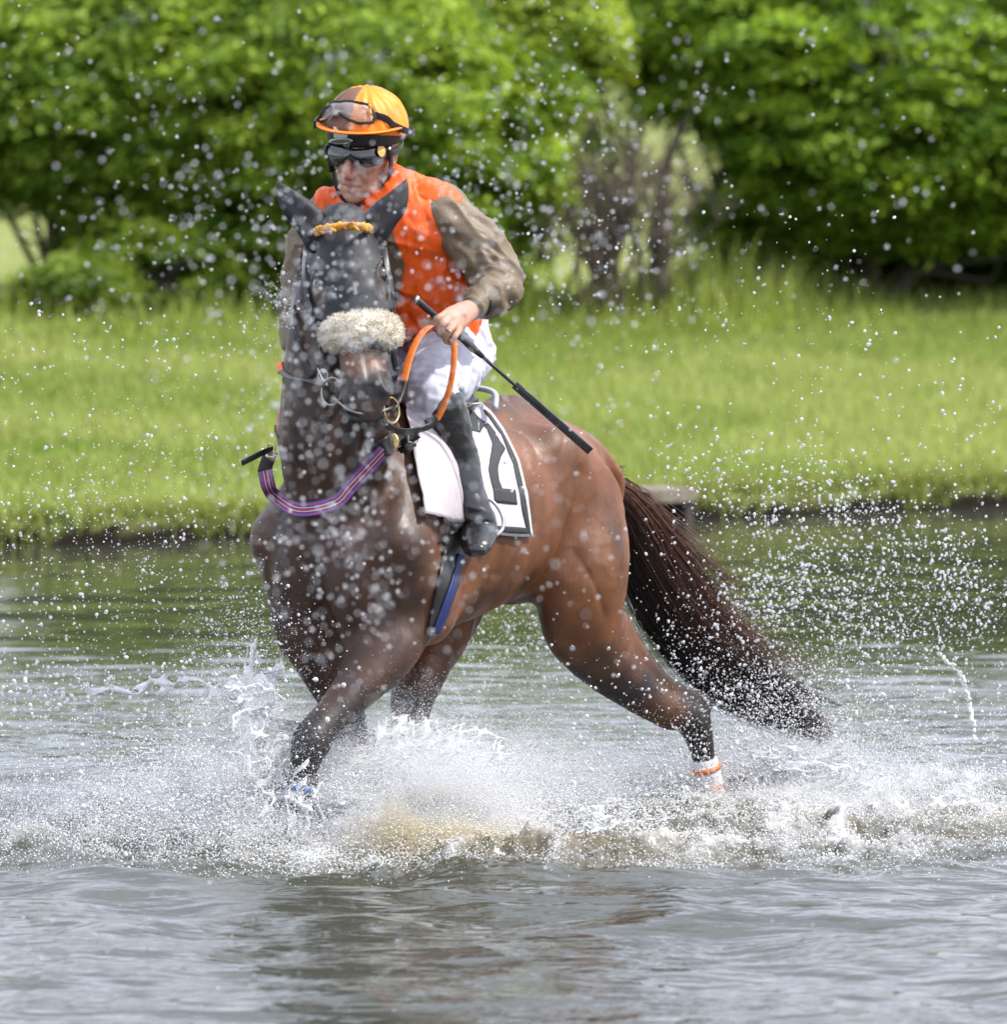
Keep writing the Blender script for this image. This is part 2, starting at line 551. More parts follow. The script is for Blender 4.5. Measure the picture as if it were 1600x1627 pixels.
def blades(name, x, y, hgt, wid, col, lean=.4, kind='stuff'):
    n = len(x)
    z = ground_z(x, y) - .01
    a = rng.random(n) * 6.283
    dx, dy = np.cos(a), np.sin(a)
    ln = lean * hgt * rng.random(n); la = rng.random(n) * 6.283
    b0 = np.stack([x - dx * wid, y - dy * wid, z], 1); b1 = np.stack([x + dx * wid, y + dy * wid, z], 1)
    m0 = np.stack([x - dx * wid * .7 + .35 * ln * np.cos(la), y - dy * wid * .7 + .35 * ln * np.sin(la), z + hgt * .6], 1)
    m1 = np.stack([x + dx * wid * .7 + .35 * ln * np.cos(la), y + dy * wid * .7 + .35 * ln * np.sin(la), z + hgt * .6], 1)
    tp = np.stack([x + ln * np.cos(la), y + ln * np.sin(la), z + hgt], 1)
    V = np.stack([b0, b1, m1, m0, tp], 1).reshape(-1, 3)
    o = np.arange(n) * 5
    F = np.concatenate([np.stack([o, o + 1, o + 2], 1), np.stack([o, o + 2, o + 3], 1), np.stack([o + 3, o + 2, o + 4], 1)])
    return mesh_obj(name, V, F, GRASS, smooth=False, attrs={'col': np.repeat(col, 5, 0)}, kind=kind)
def scatter(n, s0, s1, x0, x1, power=1.0):
    x = x0 + (x1 - x0) * rng.random(n)
    s = s0 + (s1 - s0) * rng.random(n) ** power
    return x, shore(x) + s * 1.236
n = 150000
x, y = scatter(n, .02, 16.5, -8.5, 8.5)
patch = fbm(np.stack([x * .7, y * .45, 0 * x], 1), 4, 3)
k = np.clip((patch - .32) / .36, 0, 1)[:, None]
col = (np.array([.20, .275, .06]) * (1 - k) + np.array([.335, .385, .13]) * k) * (.75 + .5 * rng.random((n, 1)))
dry = rng.random(n) < .05
col[dry] = np.array([.30, .26, .11])
o = blades('lawn_grass', x, y, .05 + .07 * rng.random(n) * (.5 + patch), .006 + .006 * rng.random(n), col)
o['label'] = 'mown green lawn on the far bank'
# long grass overhanging the water's edge
n = 30000
x, y = scatter(n, .05, .5, -8, 8)
col = (np.array([.21, .27, .06]) + np.array([.15, .11, .06]) * rng.random((n, 1))) * (.6 + .6 * rng.random((n, 1)))
o = blades('bank_grass', x, y, .05 + .09 * rng.random(n) ** 2, .007 + .005 * rng.random(n), col, lean=1.1)
o['label'] = 'ragged grass along the water\'s edge'
# tall unmown grass in front of the hedge
n = 26000
x, y = scatter(n, 10.6, 13.8, -8.5, 8.5)
dens = fbm(np.stack([x * .8, y * .3, 0 * x], 1), 3, 21)
tall = np.exp(-((x - 2.2) / 1.1) ** 2)
keep = rng.random(n) < np.clip((dens - .38) * 4 + tall, .25, 1)
x, y, tall = x[keep], y[keep], tall[keep]; n = len(x)
s_ = (y - shore(x)) / 1.236
hg = (.12 + .24 * rng.random(n) + .62 * tall * rng.random(n) ** 1.5) * np.clip((s_ - 10.2) / 2.0, .3, 1)
col = (np.array([.19, .27, .04]) * (1 - rng.random((n, 1))) + np.array([.32, .35, .10]) * rng.random((n, 1)))
o = blades('tall_grass', x, y, hg, .006 + .005 * rng.random(n), col, lean=.6)
o['label'] = 'tall unmown grass at the foot of the hedge'

# ---- bushes
LEAF = leaf_mat('leaves', rough=.45, trans=.42, spec=.3)
BARK = simple('bark', (.055, .043, .032), rough=.9, var=.35, scale=12, bump=.8, bscale=40)
def foliage(clumps, n_leaf, size, cdark, clight, seed):
    """leaf faces spread through flattened sprays; clumps: (centre, radius, tilt_dir)"""
    r = np.random.default_rng(seed)
    C = np.array([c[0] for c in clumps]); R_ = np.array([c[1] for c in clumps]); D = np.array([c[2] for c in clumps]); tone = np.array([c[3] for c in clumps])
    k = np.repeat(np.arange(len(C)), n_leaf)
    n = len(k)
    a = r.random(n) * 6.283; q = np.sqrt(r.random(n))
    dz = r.normal(size=n) * .16
    loc = np.stack([np.cos(a) * q, np.sin(a) * q, dz - .30 * q * q], 1) * R_[k][:, None]
    pos = C[k] + loc + D[k] * (loc[:, :2] * D[k][:, :2]).sum(1, keepdims=True) * .0
    pos[:, 2] -= .35 * np.maximum(0, (loc[:, :2] * D[k][:, :2]).sum(1))
    nrm_ = nrm(np.stack([r.normal(size=n) * .45 + D[k][:, 0] * .45, r.normal(size=n) * .45 + D[k][:, 1] * .45, np.ones(n)], 1))
    ax = nrm(np.cross(nrm_, r.normal(size=(n, 3)))); bx = np.cross(nrm_, ax)
    s = size * (.6 + .8 * r.random(n))[:, None]
    col_gain = 1.5
    V = np.stack([pos - ax * s, pos + bx * s * .42 + nrm_ * s * .12, pos + ax * s, pos - bx * s * .42 + nrm_ * s * .12], 1).reshape(-1, 3)
    o = np.arange(n) * 4
    F = np.concatenate([np.stack([o, o + 1, o + 2], 1), np.stack([o, o + 2, o + 3], 1)])
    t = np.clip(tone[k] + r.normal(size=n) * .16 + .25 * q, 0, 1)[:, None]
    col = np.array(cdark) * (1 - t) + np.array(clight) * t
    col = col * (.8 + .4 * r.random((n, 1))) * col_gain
    return V, F, np.repeat(col, 4, 0)
def limbs(base, targets, r0, seed, mid=.5):
    r = np.random.default_rng(seed)
    L = []
    for tg in targets:
        tg = np.asarray(tg, float)
        m1 = base + (tg - base) * .35 + np.array([r.normal() * .12, r.normal() * .12, .15]); m2 = base + (tg - base) * .7 + r.normal(size=3) * .12
        p = catmull([base, m1, m2, tg], np.array([[r0], [r0 * .6], [r0 * .3], [r0 * .10]]), 4)
        L.append(sweep(p[0], p[1][:, 0], 6))
    return join_vf(L)
def bush(name, label, cx, cy, rx, ry, z0, z1, nclump, nleaf, size, cdark, clight, seed, category='bush', gap=None, face=.72, lowcut=None, crad=(.17, .36)):
    r = np.random.default_rng(seed)
    base = np.array([cx, cy, float(ground_z(np.array([cx]), np.array([cy]))[0])])
    e = empty(name, tuple(base), label, category, 'bushes of the hedge')
    cl = []
    tries = 0
    while len(cl) < nclump and tries < nclump * 30:
        tries += 1
        a = r.random() * 6.283; u = r.random() * 2 - 1
        rr = (face + (1 - face) * r.random()) if r.random() < .8 else .35 + .5 * r.random()
        lump = .82 + .36 * vnoise(np.array([[math.cos(a) * 2.2 + seed, math.sin(a) * 2.2, u * 2.4]]), seed)[0]
        d = np.array([math.sqrt(1 - u * u) * math.cos(a), math.sqrt(1 - u * u) * math.sin(a), u])
        p = np.array([cx + rx * d[0] * rr * lump, cy + ry * d[1] * rr * lump, (z0 + z1) / 2 + (z1 - z0) / 2 * d[2] * rr * lump])
        if p[1] > cy + .55 * ry and r.random() < .75: continue
        gz_ = float(ground_z(np.array([p[0]]), np.array([p[1]]))[0])
        if p[2] < gz_ + .12: continue
        if lowcut is not None and p[2] < lowcut(p[0]): continue
        if gap is not None:
            q = proj(p)
            if any(((q[0] - g_[0]) / g_[2]) ** 2 + ((q[1] - g_[1]) / g_[3]) ** 2 < 1 for g_ in gap): continue
        out = nrm(np.array([d[0], d[1], 0.0]) + 1e-6)
        cl.append((p, crad[0] + (crad[1] - crad[0]) * r.random(), out * (.6 + .4 * abs(d[0])), np.clip(.26 + .40 * r.normal() + .25 * d[2], 0, 1)))  # clump tone paints shaded gaps and sunlit tops into the leaf colour
    V, F, c = foliage(cl, nleaf, size, cdark, clight, seed + 1)
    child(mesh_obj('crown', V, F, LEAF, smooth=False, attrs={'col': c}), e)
    idx = r.choice(len(cl), min(16, len(cl)), replace=False)
    v, f = limbs(base - np.array([0, 0, .05]), [base + (cl[i][0] - base) * .8 for i in idx], .045, seed + 2)
    child(mesh_obj('trunk', v, f, BARK), e)
    return e
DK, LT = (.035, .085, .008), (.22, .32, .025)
def bx(px, Y): return (px - 800) / FPX * (18 + Y)
GAPS = [(30, 385, 95, 60), (1068, 258, 92, 86), (975, 330, 110, 150), (960, 190, 70, 90)]
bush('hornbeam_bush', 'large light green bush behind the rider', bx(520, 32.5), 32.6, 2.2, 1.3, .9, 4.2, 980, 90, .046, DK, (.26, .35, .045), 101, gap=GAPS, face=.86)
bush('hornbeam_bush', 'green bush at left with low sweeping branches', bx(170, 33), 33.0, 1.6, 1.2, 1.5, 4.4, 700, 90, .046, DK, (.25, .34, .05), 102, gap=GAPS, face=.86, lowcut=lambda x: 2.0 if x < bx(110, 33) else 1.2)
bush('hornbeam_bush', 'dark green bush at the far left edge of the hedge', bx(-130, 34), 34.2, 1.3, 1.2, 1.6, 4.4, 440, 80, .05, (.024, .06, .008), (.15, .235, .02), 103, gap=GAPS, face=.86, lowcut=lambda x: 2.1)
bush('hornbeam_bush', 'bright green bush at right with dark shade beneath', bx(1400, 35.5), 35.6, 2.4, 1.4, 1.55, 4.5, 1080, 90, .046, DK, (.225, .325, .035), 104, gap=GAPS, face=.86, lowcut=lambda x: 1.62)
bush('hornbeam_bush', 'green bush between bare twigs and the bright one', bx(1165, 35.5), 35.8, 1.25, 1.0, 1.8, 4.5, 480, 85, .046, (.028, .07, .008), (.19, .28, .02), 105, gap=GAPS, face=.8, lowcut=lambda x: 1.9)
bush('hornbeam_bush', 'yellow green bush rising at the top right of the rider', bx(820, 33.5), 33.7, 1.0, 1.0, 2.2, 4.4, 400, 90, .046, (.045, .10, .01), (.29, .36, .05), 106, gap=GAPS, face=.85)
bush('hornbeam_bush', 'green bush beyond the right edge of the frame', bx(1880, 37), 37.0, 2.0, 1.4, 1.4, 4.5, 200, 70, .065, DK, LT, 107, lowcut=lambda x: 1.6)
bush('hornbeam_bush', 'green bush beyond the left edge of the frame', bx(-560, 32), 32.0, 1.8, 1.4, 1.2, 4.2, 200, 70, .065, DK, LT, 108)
# hedge row behind, shade put into its dark leaf colours, closing the view between the bushes
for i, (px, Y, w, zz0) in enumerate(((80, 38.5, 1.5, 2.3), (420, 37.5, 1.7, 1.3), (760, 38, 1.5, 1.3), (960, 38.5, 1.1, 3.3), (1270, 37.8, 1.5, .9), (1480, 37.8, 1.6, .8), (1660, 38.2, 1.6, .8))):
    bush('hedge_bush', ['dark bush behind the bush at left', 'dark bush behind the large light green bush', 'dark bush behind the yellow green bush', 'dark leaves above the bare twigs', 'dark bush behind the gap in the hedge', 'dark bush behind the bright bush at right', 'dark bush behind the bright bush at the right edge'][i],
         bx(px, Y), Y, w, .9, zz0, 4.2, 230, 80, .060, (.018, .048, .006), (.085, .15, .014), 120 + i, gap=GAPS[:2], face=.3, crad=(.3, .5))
# low plants under the bushes
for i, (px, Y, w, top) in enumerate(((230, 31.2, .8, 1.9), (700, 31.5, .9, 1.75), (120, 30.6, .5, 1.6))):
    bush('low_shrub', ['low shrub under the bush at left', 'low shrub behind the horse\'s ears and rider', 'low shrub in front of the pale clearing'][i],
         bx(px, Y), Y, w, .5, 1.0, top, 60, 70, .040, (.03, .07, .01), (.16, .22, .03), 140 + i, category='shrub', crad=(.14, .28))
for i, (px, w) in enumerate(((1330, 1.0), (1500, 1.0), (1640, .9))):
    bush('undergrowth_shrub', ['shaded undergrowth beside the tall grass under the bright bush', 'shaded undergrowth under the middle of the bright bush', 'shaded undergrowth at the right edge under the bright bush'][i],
         bx(px, 36.4), 36.6, w, .6, 1.0, 2.0, 90, 70, .05, (.012, .03, .005), (.05, .09, .012), 160 + i, category='shrub', crad=(.16, .30))  # added shrubs, near-black leaves painting the shade under the canopy
# bare twiggy bush
tw = empty('bare_bush', (bx(965, 33), 33.0, 1.15), 'leafless grey brown twiggy bush in the gap of the hedge', 'bush')
r_ = np.random.default_rng(5)
TWIG = simple('grey_twig', (.105, .082, .064), rough=.9, var=.3, scale=10)
def twig_set(base, n, r0, spread, hgt, lst, depth=0):
    for _ in range(n):
        d = nrm(np.array([r_.normal() * spread, r_.normal() * spread * .6, 1.0]))
        L = hgt * (.6 + .6 * r_.random())
        m_ = base + d * L * .5 + r_.normal(size=3) * .05; t_ = base + d * L + r_.normal(size=3) * .08
        p = catmull([base, m_, t_], np.array([[r0], [r0 * .7], [r0 * .35]]), 3)
        lst.append(sweep(p[0], p[1][:, 0], 5))
        if depth < 3: twig_set(p[0][3 + r_.integers(0, 3)], 3 if depth < 2 else 4, r0 * .5, spread * 1.25, hgt * .62, lst, depth + 1)
for j, px in enumerate((890, 925, 955, 985, 1020, 1050)):
    lst = []
    twig_set(np.array([bx(px, 33), 32.8 + .12 * j, 1.05]), 3, .026, .40, 1.05, lst)
    v, f = join_vf(lst)
    child(mesh_obj('branch', v, f, TWIG), tw)
p = catmull([[bx(1040, 34.5), 34.4, 1.1], [bx(1045, 34.5), 34.4, 1.9], [bx(1062, 34.5), 34.5, 2.45], [bx(1090, 34.5), 34.6, 2.8], [bx(1130, 34.5), 34.7, 3.2]], [[.07], [.06], [.045], [.035], [.02]], 4)
v, f = sweep(p[0], p[1][:, 0], 8)
child(mesh_obj('trunk', v, f, BARK), tw)

# ---- concrete outfall at the water's edge
oc = np.array([bx(1036, 18.5), 18.0, 0.0])
outf = empty('outfall', tuple(oc), 'small weathered concrete outfall block at the water\'s edge', 'outfall')
CONC = simple('weathered_concrete', (.20, .17, .125), rough=.9, var=.3, scale=14, bump=.6, bscale=60)
def box(name, c, hs, mat, parent, bev=.008, rot=0.0):
    bm_ = bmesh.new(); bmesh.ops.create_cube(bm_, size=2.0)
    bmesh.ops.scale(bm_, vec=hs, verts=bm_.verts)
    bmesh.ops.bevel(bm_, geom=bm_.edges[:], offset=bev, segments=2, affect='EDGES')
    bmesh.ops.rotate(bm_, cent=(0, 0, 0), matrix=Matrix.Rotation(rot, 3, 'Z'), verts=bm_.verts)
    bmesh.ops.translate(bm_, vec=c, verts=bm_.verts)
    me = bpy.data.meshes.new(name); bm_.to_mesh(me); bm_.free(); me.materials.append(mat)
    o = bpy.data.objects.new(name, me); COL.objects.link(o)
    return child(o, parent)
rt = math.atan(.727)
box('slab', oc + np.array([0, 0, .175]), (.19, .20, .045), CONC, outf, rot=rt)
for s in (-1, 1):
    box('side_wall', oc + np.array([s * .15 * math.cos(rt), s * .15 * math.sin(rt), .03]), (.035, .18, .098), simple('damp_concrete', (.05, .042, .032), .8), outf, rot=rt)  # side walls coloured much darker than the slab
box('pipe_mouth', oc + np.array([-.08, .10, .02]), (.113, .03, .106), simple('wet_dark_pipe', (.008, .008, .008), .4), outf, rot=rt, bev=.004)  # solid near-black block: the shade inside the opening painted as colour

# ---- water
def churn(x, y):
    """0..1: how broken the water is"""
    M = np.zeros_like(x)
    wq = np.stack([x * 1.6, y * 1.6, 0 * x], 1)
    x, y = x + .45 * (fbm(wq, 3, 301) - .5), y + .75 * (fbm(wq * 1.3 + 5, 4, 311) - .5)
    for (cx_, cy_, rx_, ry_, a) in ((-.65, -.15, .75, .60, 1.0), (-.20, -.45, .60, .55, 1.0), (.25, -.55, .65, .45, .95), (.75, -.30, .7, .65, .95), (1.15, .75, .85, .8, 1.0), (1.7, .1, .8, .6, .7), (-1.4, .1, .75, .75, .85), (-1.2, .9, .9, .8, .55), (-.2, .6, .7, .6, .9), (.4, .6, .8, .7, .7), (2.2, 1.1, .9, .9, .6), (0, -.85, .9, .32, .55), (.9, -.75, .6, .35, .6)):
        M = np.maximum(M, a * np.exp(-(((x - cx_) / rx_) ** 2 + ((y - cy_) / ry_) ** 2) ** 1.3))
    return M
def ridged(p, oct, seed):
    s, a, t = 0, 1.0, 0
    for k in range(oct):
        n = vnoise(p * 2.1 ** k + 9.1 * k, seed + k); s = s + a * (1 - np.abs(2 * n - 1)) ** 1.6; t += a; a *= .55
    return s / t
wx = np.unique(np.round(np.concatenate([-np.geomspace(6, 60, 14)[::-1], np.arange(-6, -2.1, .05), np.arange(-2.1, 2.6, .0105), np.arange(2.6, 6, .05), np.geomspace(6, 60, 14)]), 5))
wy = np.unique(np.round(np.concatenate([-np.geomspace(6.5, 40, 10)[::-1], np.arange(-6.5, -1.4, .022), np.arange(-1.4, 2.2, .0105), np.arange(2.2, 8, .045), np.arange(8, 26, .12), np.geomspace(26, 60, 10)]), 5))
WX, WY = np.meshgrid(wx, wy, indexing='ij')
x, y = WX.ravel(), WY.ravel()
M = churn(x, y)
near = np.exp(-((x / 4.5) ** 2 + ((y + .5) / 5.0) ** 2))
q = np.stack([x * .9, y * 1.7, 0 * x], 1)
z = .068 * (fbm(q * 1.9, 3, 41) - .5) * (.25 + near * (y < 3) + .3 * near)
z += .034 * (fbm(np.stack([x * 3.4 + .8 * y, y * 7.5, 0 * x], 1), 3, 44) - .5) * (.2 + near)
# rings running out from the churned water towards the camera
ph = np.sqrt((x - .1) ** 2 + ((y - .3) * 1.25) ** 2)
z += .010 * np.sin(ph * 14 + 3 * fbm(q * 1.5, 2, 7)) * np.exp(-((ph - 1.9) / 1.1) ** 2)
act = M > .03
p3 = np.stack([x, y * 1.15, .3 * np.sin(3 * x)], 1)[act]
crest = ridged(p3 * 4.2, 5, 51)
lump = fbm(p3 * 2.2, 3, 61)
z[act] += smooth01(M[act]) * (.12 * (crest - .50) * (.35 + lump) + .02 * lump + .040 * (ridged(p3 * 17, 3, 71) - .5) + .012 * (ridged(p3 * 45, 2, 75) - .5))
def mound(cx_, cy_, rx_, ry_, a, rot=0.0):
    c, s = math.cos(rot), math.sin(rot)
    dx, dy = x - cx_, y - cy_
    u, v = dx * c + dy * s, -dx * s + dy * c
    return a * np.exp(-((u / rx_) ** 2 + (v / ry_) ** 2))
rough_ = 1 + .9 * (fbm(np.stack([x * 8, y * 8, 0 * x], 1), 4, 81) - .5)
silt_m = mound(-.16, -.38, .34, .22, 1.0, -.35)
z += (mound(-.18, -.30, .30, .20, .06, -.35) + mound(1.35, .75, .38, .26, .04) + mound(.80, -.05, .5, .28, .03) + mound(.45, -.72, .55, .16, .05) + mound(-1.3, .15, .6, .3, .06)) * rough_
def leg_hole(px, py, Y, r, zc):
    p = P(px, py, Y)
    return np.exp(-(((x - p[0]) / r) ** 2 + ((y - p[1] + .25) / (r * 1.6)) ** 2) ** 1.5)
for a_ in ((470, 1330, -.28, .16, 0), (1128, 1265, 1.35, .22, 0)):
    w_ = leg_hole(*a_)
    z = z * (1 - w_) + np.minimum(z, .012) * w_
foam = np.zeros(len(x))
foam[act] = np.clip(smooth01(M[act]) * (-.02 + 2.0 * (crest - .45) + .9 * (lump - .5)), 0, 1)
foam = np.clip(foam + .30 * mound(-.22, -.16, .30, .16, 1.0, -.3) + .12 * mound(1.15, .8, .5, .35, 1.0) - .65 * silt_m * (z < .14), 0, 1)
silt = np.clip(.62 * silt_m + .14 * mound(.95, .25, .6, .4, 1.0) + .12 * mound(1.75, .1, .6, .4, 1.0) + .16 * mound(.25, -.65, .5, .3, 1.0) + .07 * M, 0, 1)
m, nt, b = mat_new('pond_water')
tc = nd(nt, 'ShaderNodeTexCoord')
def mapping(sc):
    mp = nd(nt, 'ShaderNodeMapping'); mp.inputs['Scale'].default_value = sc; nt.links.new(tc.outputs['Object'], mp.inputs[0]); return mp
na = nd(nt, 'ShaderNodeTexNoise', Scale=1.0, Detail=3.0); nt.links.new(mapping((4.0, 13.0, 1)).outputs[0], na.inputs['Vector'])
nb_ = nd(nt, 'ShaderNodeTexNoise', Scale=1.0, Detail=3.0); nt.links.new(mapping((16.0, 34.0, 1)).outputs[0], nb_.inputs['Vector'])
b1 = nd(nt, 'ShaderNodeBump', Strength=.55, Distance=.035); b2 = nd(nt, 'ShaderNodeBump', Strength=.35, Distance=.006)
ar = nd(nt, 'ShaderNodeAttribute', attribute_name='ripple')
for bb_, s_ in ((b1, .50), (b2, .12)):
    mm = nd(nt, 'ShaderNodeMath', operation='MULTIPLY'); mm.inputs[1].default_value = s_
    nt.links.new(ar.outputs['Fac'], mm.inputs[0]); nt.links.new(mm.outputs[0], bb_.inputs['Strength'])
nt.links.new(na.outputs[0], b1.inputs['Height']); nt.links.new(nb_.outputs[0], b2.inputs['Height']); nt.links.new(b1.outputs[0], b2.inputs['Normal'])
af = nd(nt, 'ShaderNodeAttribute', attribute_name='foam'); as_ = nd(nt, 'ShaderNodeAttribute', attribute_name='silt')
wc = nd(nt, 'ShaderNodeMix', data_type='RGBA'); wc.inputs[6].default_value = (.045, .048, .036, 1); wc.inputs[7].default_value = (.33, .25, .12, 1)
nt.links.new(as_.outputs['Fac'], wc.inputs[0])
nf = nd(nt, 'ShaderNodeTexNoise', Scale=75.0, Detail=6.0, Roughness=.65); nt.links.new(tc.outputs['Object'], nf.inputs['Vector'])
ad = nd(nt, 'ShaderNodeMath', operation='ADD'); nt.links.new(af.outputs['Fac'], ad.inputs[0]); nt.links.new(nf.outputs[0], ad.inputs[1])
rm = nd(nt, 'ShaderNodeMapRange'); rm.inputs[1].default_value = .74; rm.inputs[2].default_value = 1.35; nt.links.new(ad.outputs[0], rm.inputs[0])
fc_ = nd(nt, 'ShaderNodeMix', data_type='RGBA'); fc_.inputs[6].default_value = (.70, .71, .72, 1); fc_.inputs[7].default_value = (.70, .58, .36, 1)
nt.links.new(as_.outputs['Fac'], fc_.inputs[0])
cm = nd(nt, 'ShaderNodeMix', data_type='RGBA'); nt.links.new(rm.outputs[0], cm.inputs[0]); nt.links.new(wc.outputs[2], cm.inputs[6]); nt.links.new(fc_.outputs[2], cm.inputs[7])
nt.links.new(cm.outputs[2], b.inputs['Base Color'])
rm.inputs[4].default_value = .45
rr_ = nd(nt, 'ShaderNodeMapRange'); rr_.inputs[3].default_value = .05; rr_.inputs[4].default_value = .55; nt.links.new(rm.outputs[0], rr_.inputs[0]); nt.links.new(rr_.outputs[0], b.inputs['Roughness'])
b.inputs['IOR'].default_value = 1.52
nt.links.new(b2.outputs[0], b.inputs['Normal'])
ni, nj = WX.shape
ii = (np.arange(ni - 1)[:, None] * nj + np.arange(nj - 1)[None]).ravel()
wf = np.stack([ii, ii + nj, ii + nj + 1, ii + 1], 1)
ripple = .10 + .9 * smooth01((9.0 - y) / 7.0)
WZ, WFOAM = z.reshape(WX.shape), foam.reshape(WX.shape)
mesh_obj('water', np.stack([x, y, z], 1), wf, m, attrs={'foam': foam, 'silt': silt, 'ripple': ripple}, kind='structure')
# ================================================================ the horse
TH = math.radians(57)
HF = np.array([-math.cos(TH), -math.sin(TH), 0])     # heading
HL = np.array([math.sin(TH), -math.cos(TH), 0])      # the horse's left
HZ = np.array([0, 0, 1.0])
HO = np.array([-0.161, 0.629, 0.0])
def h(u, v, z): return HO + HF * u + HL * v + HZ * z

HB = Field((-1.45, -0.50, -0.26), (1.25, 0.52, 2.06), 0.0080, HO, [HF, HL, HZ])

def build_horse_field(B):
    # ---- trunk
    B.tube([(h(-.68, 0, .99), .16, .20), (h(-.55, 0, .98), .23, .262), (h(-.40, 0, .995), .265, .325),
            (h(-.2, 0, 1.0), .275, .315), (h(0, 0, .965), .285, .325), (h(.2, 0, .955), .285, .345),
            (h(.38, 0, .955), .262, .355), (h(.52, 0, .965), .23, .325), (h(.64, 0, .97), .19, .25), (h(.70, 0, .97), .15, .19)],
           k=.02, side=[HL], sub=3)
    B.tube([(h(.66, 0, 1.27), .06, .06), (h(.45, 0, 1.335), .062, .06), (h(.2, 0, 1.275), .06, .05), (h(-.1, 0, 1.24), .05, .05)], k=.10)
    B.tube([(h(-.1, 0, 1.25), .06, .055), (h(-.34, 0, 1.29), .09, .055), (h(-.56, 0, 1.205), .075, .05), (h(-.74, 0, 1.06), .05, .045)], k=.10)
    for s in (1, -1):
        # gluteal mass, hamstrings, flank
        B.ell(h(-.42, s * .135, 1.075), (.26, .15, .20), (HF, HL, HZ), k=.06)
        B.ell(h(-.63, s * .120, .93), (.115, .10, .26), (HF, HL, HZ), k=.05)
        B.ell(h(-.30, s * .20, 1.20), (.07, .05, .06), (HF, HL, HZ), k=.10)        # point of hip
        # shoulder blade, point of shoulder, upper arm
        B.tube([(h(.40, s * .12, 1.27), .09, .05), (h(.52, s * .195, 1.10), .125, .08), (h(.66, s * .21, .93), .12, .095)], k=.05, side=[HF])
        B.tube([(h(.66, s * .21, .93), .115, .11), (h(.57, s * .205, .80), .125, .115), (h(.46, s * .185, .70), .11, .10)], k=.05, side=[HF])
        B.ell(h(.36, s * .215, .80), (.13, .055, .16), (nrm(HF + .5 * HZ), HL, HZ), k=.05)   # triceps
    # pectorals
    for s in (1, -1):
        B.ell(h(.70, s * .095, .85), (.13, .11, .19), (HF, HL, HZ), k=.035)
        B.ell(h(.64, s * .08, .70), (.12, .085, .14), (HF, HL, HZ), k=.04)
    # ---- neck
    NX = np.array([1.0, 0.0, 0.0])
    side_mid = nrm(HL + .5 * NX)
    global NECK
    NECK = [(h(.42, 0, 1.06), .18, .30), (h(.53, 0, 1.16), .165, .285), P(541, 690, .10), P(533, 600, .06), P(534, 510, .06), P(541, 430, .07), P(546, 375, .06)]
    B.tube([(h(.42, 0, 1.05), .21, .30), (h(.54, 0.0, 1.14), .20, .285), (P(541, 690, .10), .178, .262), (P(533, 600, .08), .155, .225),
            (P(534, 510, .08), .132, .19), (P(541, 435, .08), .112, .155), (P(546, 378, .06), .085, .115)],
           k=.06, side=[HL, HL, nrm(HL + .15 * NX), nrm(HL + .3 * NX), nrm(HL + .6 * NX), nrm(HL * .7 + NX), NX], sub=6)
    for s in (1, -1):   # neck muscle and jugular groove
        B.tube([(P(545 + s * 38, 470, .02 - s * .02), .04), (P(548 + s * 46, 600, -.04 - s * .05), .05), (P(550 + s * 45, 720, -.03 - s * .08), .05), (h(.70, s * .05, .96), .05)], k=.05)
    # ---- head
    A, Bm = P(545, 362, -.06), P(587, 642, -.335)
    ax = nrm(Bm - A)
    hs = nrm(np.array([1.0, -.05, .14]) - ax * (np.array([1.0, -.05, .14]) @ ax))      # head's left (image right)
    hn = np.cross(hs, ax); hn = hn if hn[1] < 0 else -hn                                # out of the face
    L = np.linalg.norm(Bm - A)
    global HEAD
    HEAD = (A, ax, hs, hn, L)
    def H(t, s=0, f=0): return A + ax * (t * L) + hs * s + hn * f
    B.tube([(H(-.02, 0, -.03), .075, .075), (H(.12, 0, -.03), .095, .10), (H(.28, 0, -.035), .112, .115), (H(.42, 0, -.035), .104, .115),
            (H(.58, 0, -.02), .083, .092), (H(.74, 0, -.005), .072, .075), (H(.88, 0, 0), .078, .072), (H(.97, 0, -.008), .07, .06), (H(1.02, 0, -.02), .045, .04)],
           k=.02, side=[hs], sub=4)
    for s in (1, -1):
        B.ell(H(.30, s * .068, -.11), (.17, .05, .105), (ax, hs, hn), k=.04)            # jowl
        B.ell(H(.30, s * .102, .012), (.05, .024, .032), (ax, hs, hn), k=.03)           # brow over the eye
        B.tube([(H(.36, s * .098, .0), .018), (H(.5, s * .088, .01), .016), (H(.62, s * .07, .02), .012)], k=.02)   # facial crest
        B.ell(H(.925, s * .058, .030), (.05, .028, .034), (nrm(ax - s * .25 * hs), hs, hn), k=.02)                 # nostril rim
        B.ell(H(.925, s * .070, .050), (.030, .013, .026), (nrm(ax - s * .45 * hs), nrm(hs + .5 * s * hn), hn), k=.008, mode='cut')
        B.ell(H(.315, s * .114, .028), (.028, .014, .019), (ax, hs, hn), k=.012, mode='cut')   # eye socket
    B.tube([(H(.99, -.035, .0), .022), (H(1.02, 0, .008), .026), (H(.99, .035, .0), .022)], k=.02)       # upper lip
    B.tube([(H(.95, -.025, -.075), .026), (H(.985, 0, -.07), .03), (H(.95, .025, -.075), .026)], k=.03)   # lower lip and chin
    B.tube([(H(.985, -.055, -.030), .006), (H(1.03, 0, -.030), .007), (H(.985, .055, -.030), .006)], k=.008, mode='cut')   # mouth line
    # ---- legs
    def leg(nodes, k=.035, side=None, sub=4): B.tube(nodes, k=k, side=side if side is not None else [HF], sub=sub)
    # left fore, reaching forward
    leg([(P(655, 930, .10), .125, .10), (P(628, 1000, .03), .118, .095), (P(585, 1068, -.06), .094, .080), (P(540, 1122, -.14), .068, .060), (P(514, 1150, -.19), .055, .052)], k=.05, side=[np.array([1., 0, .5])])
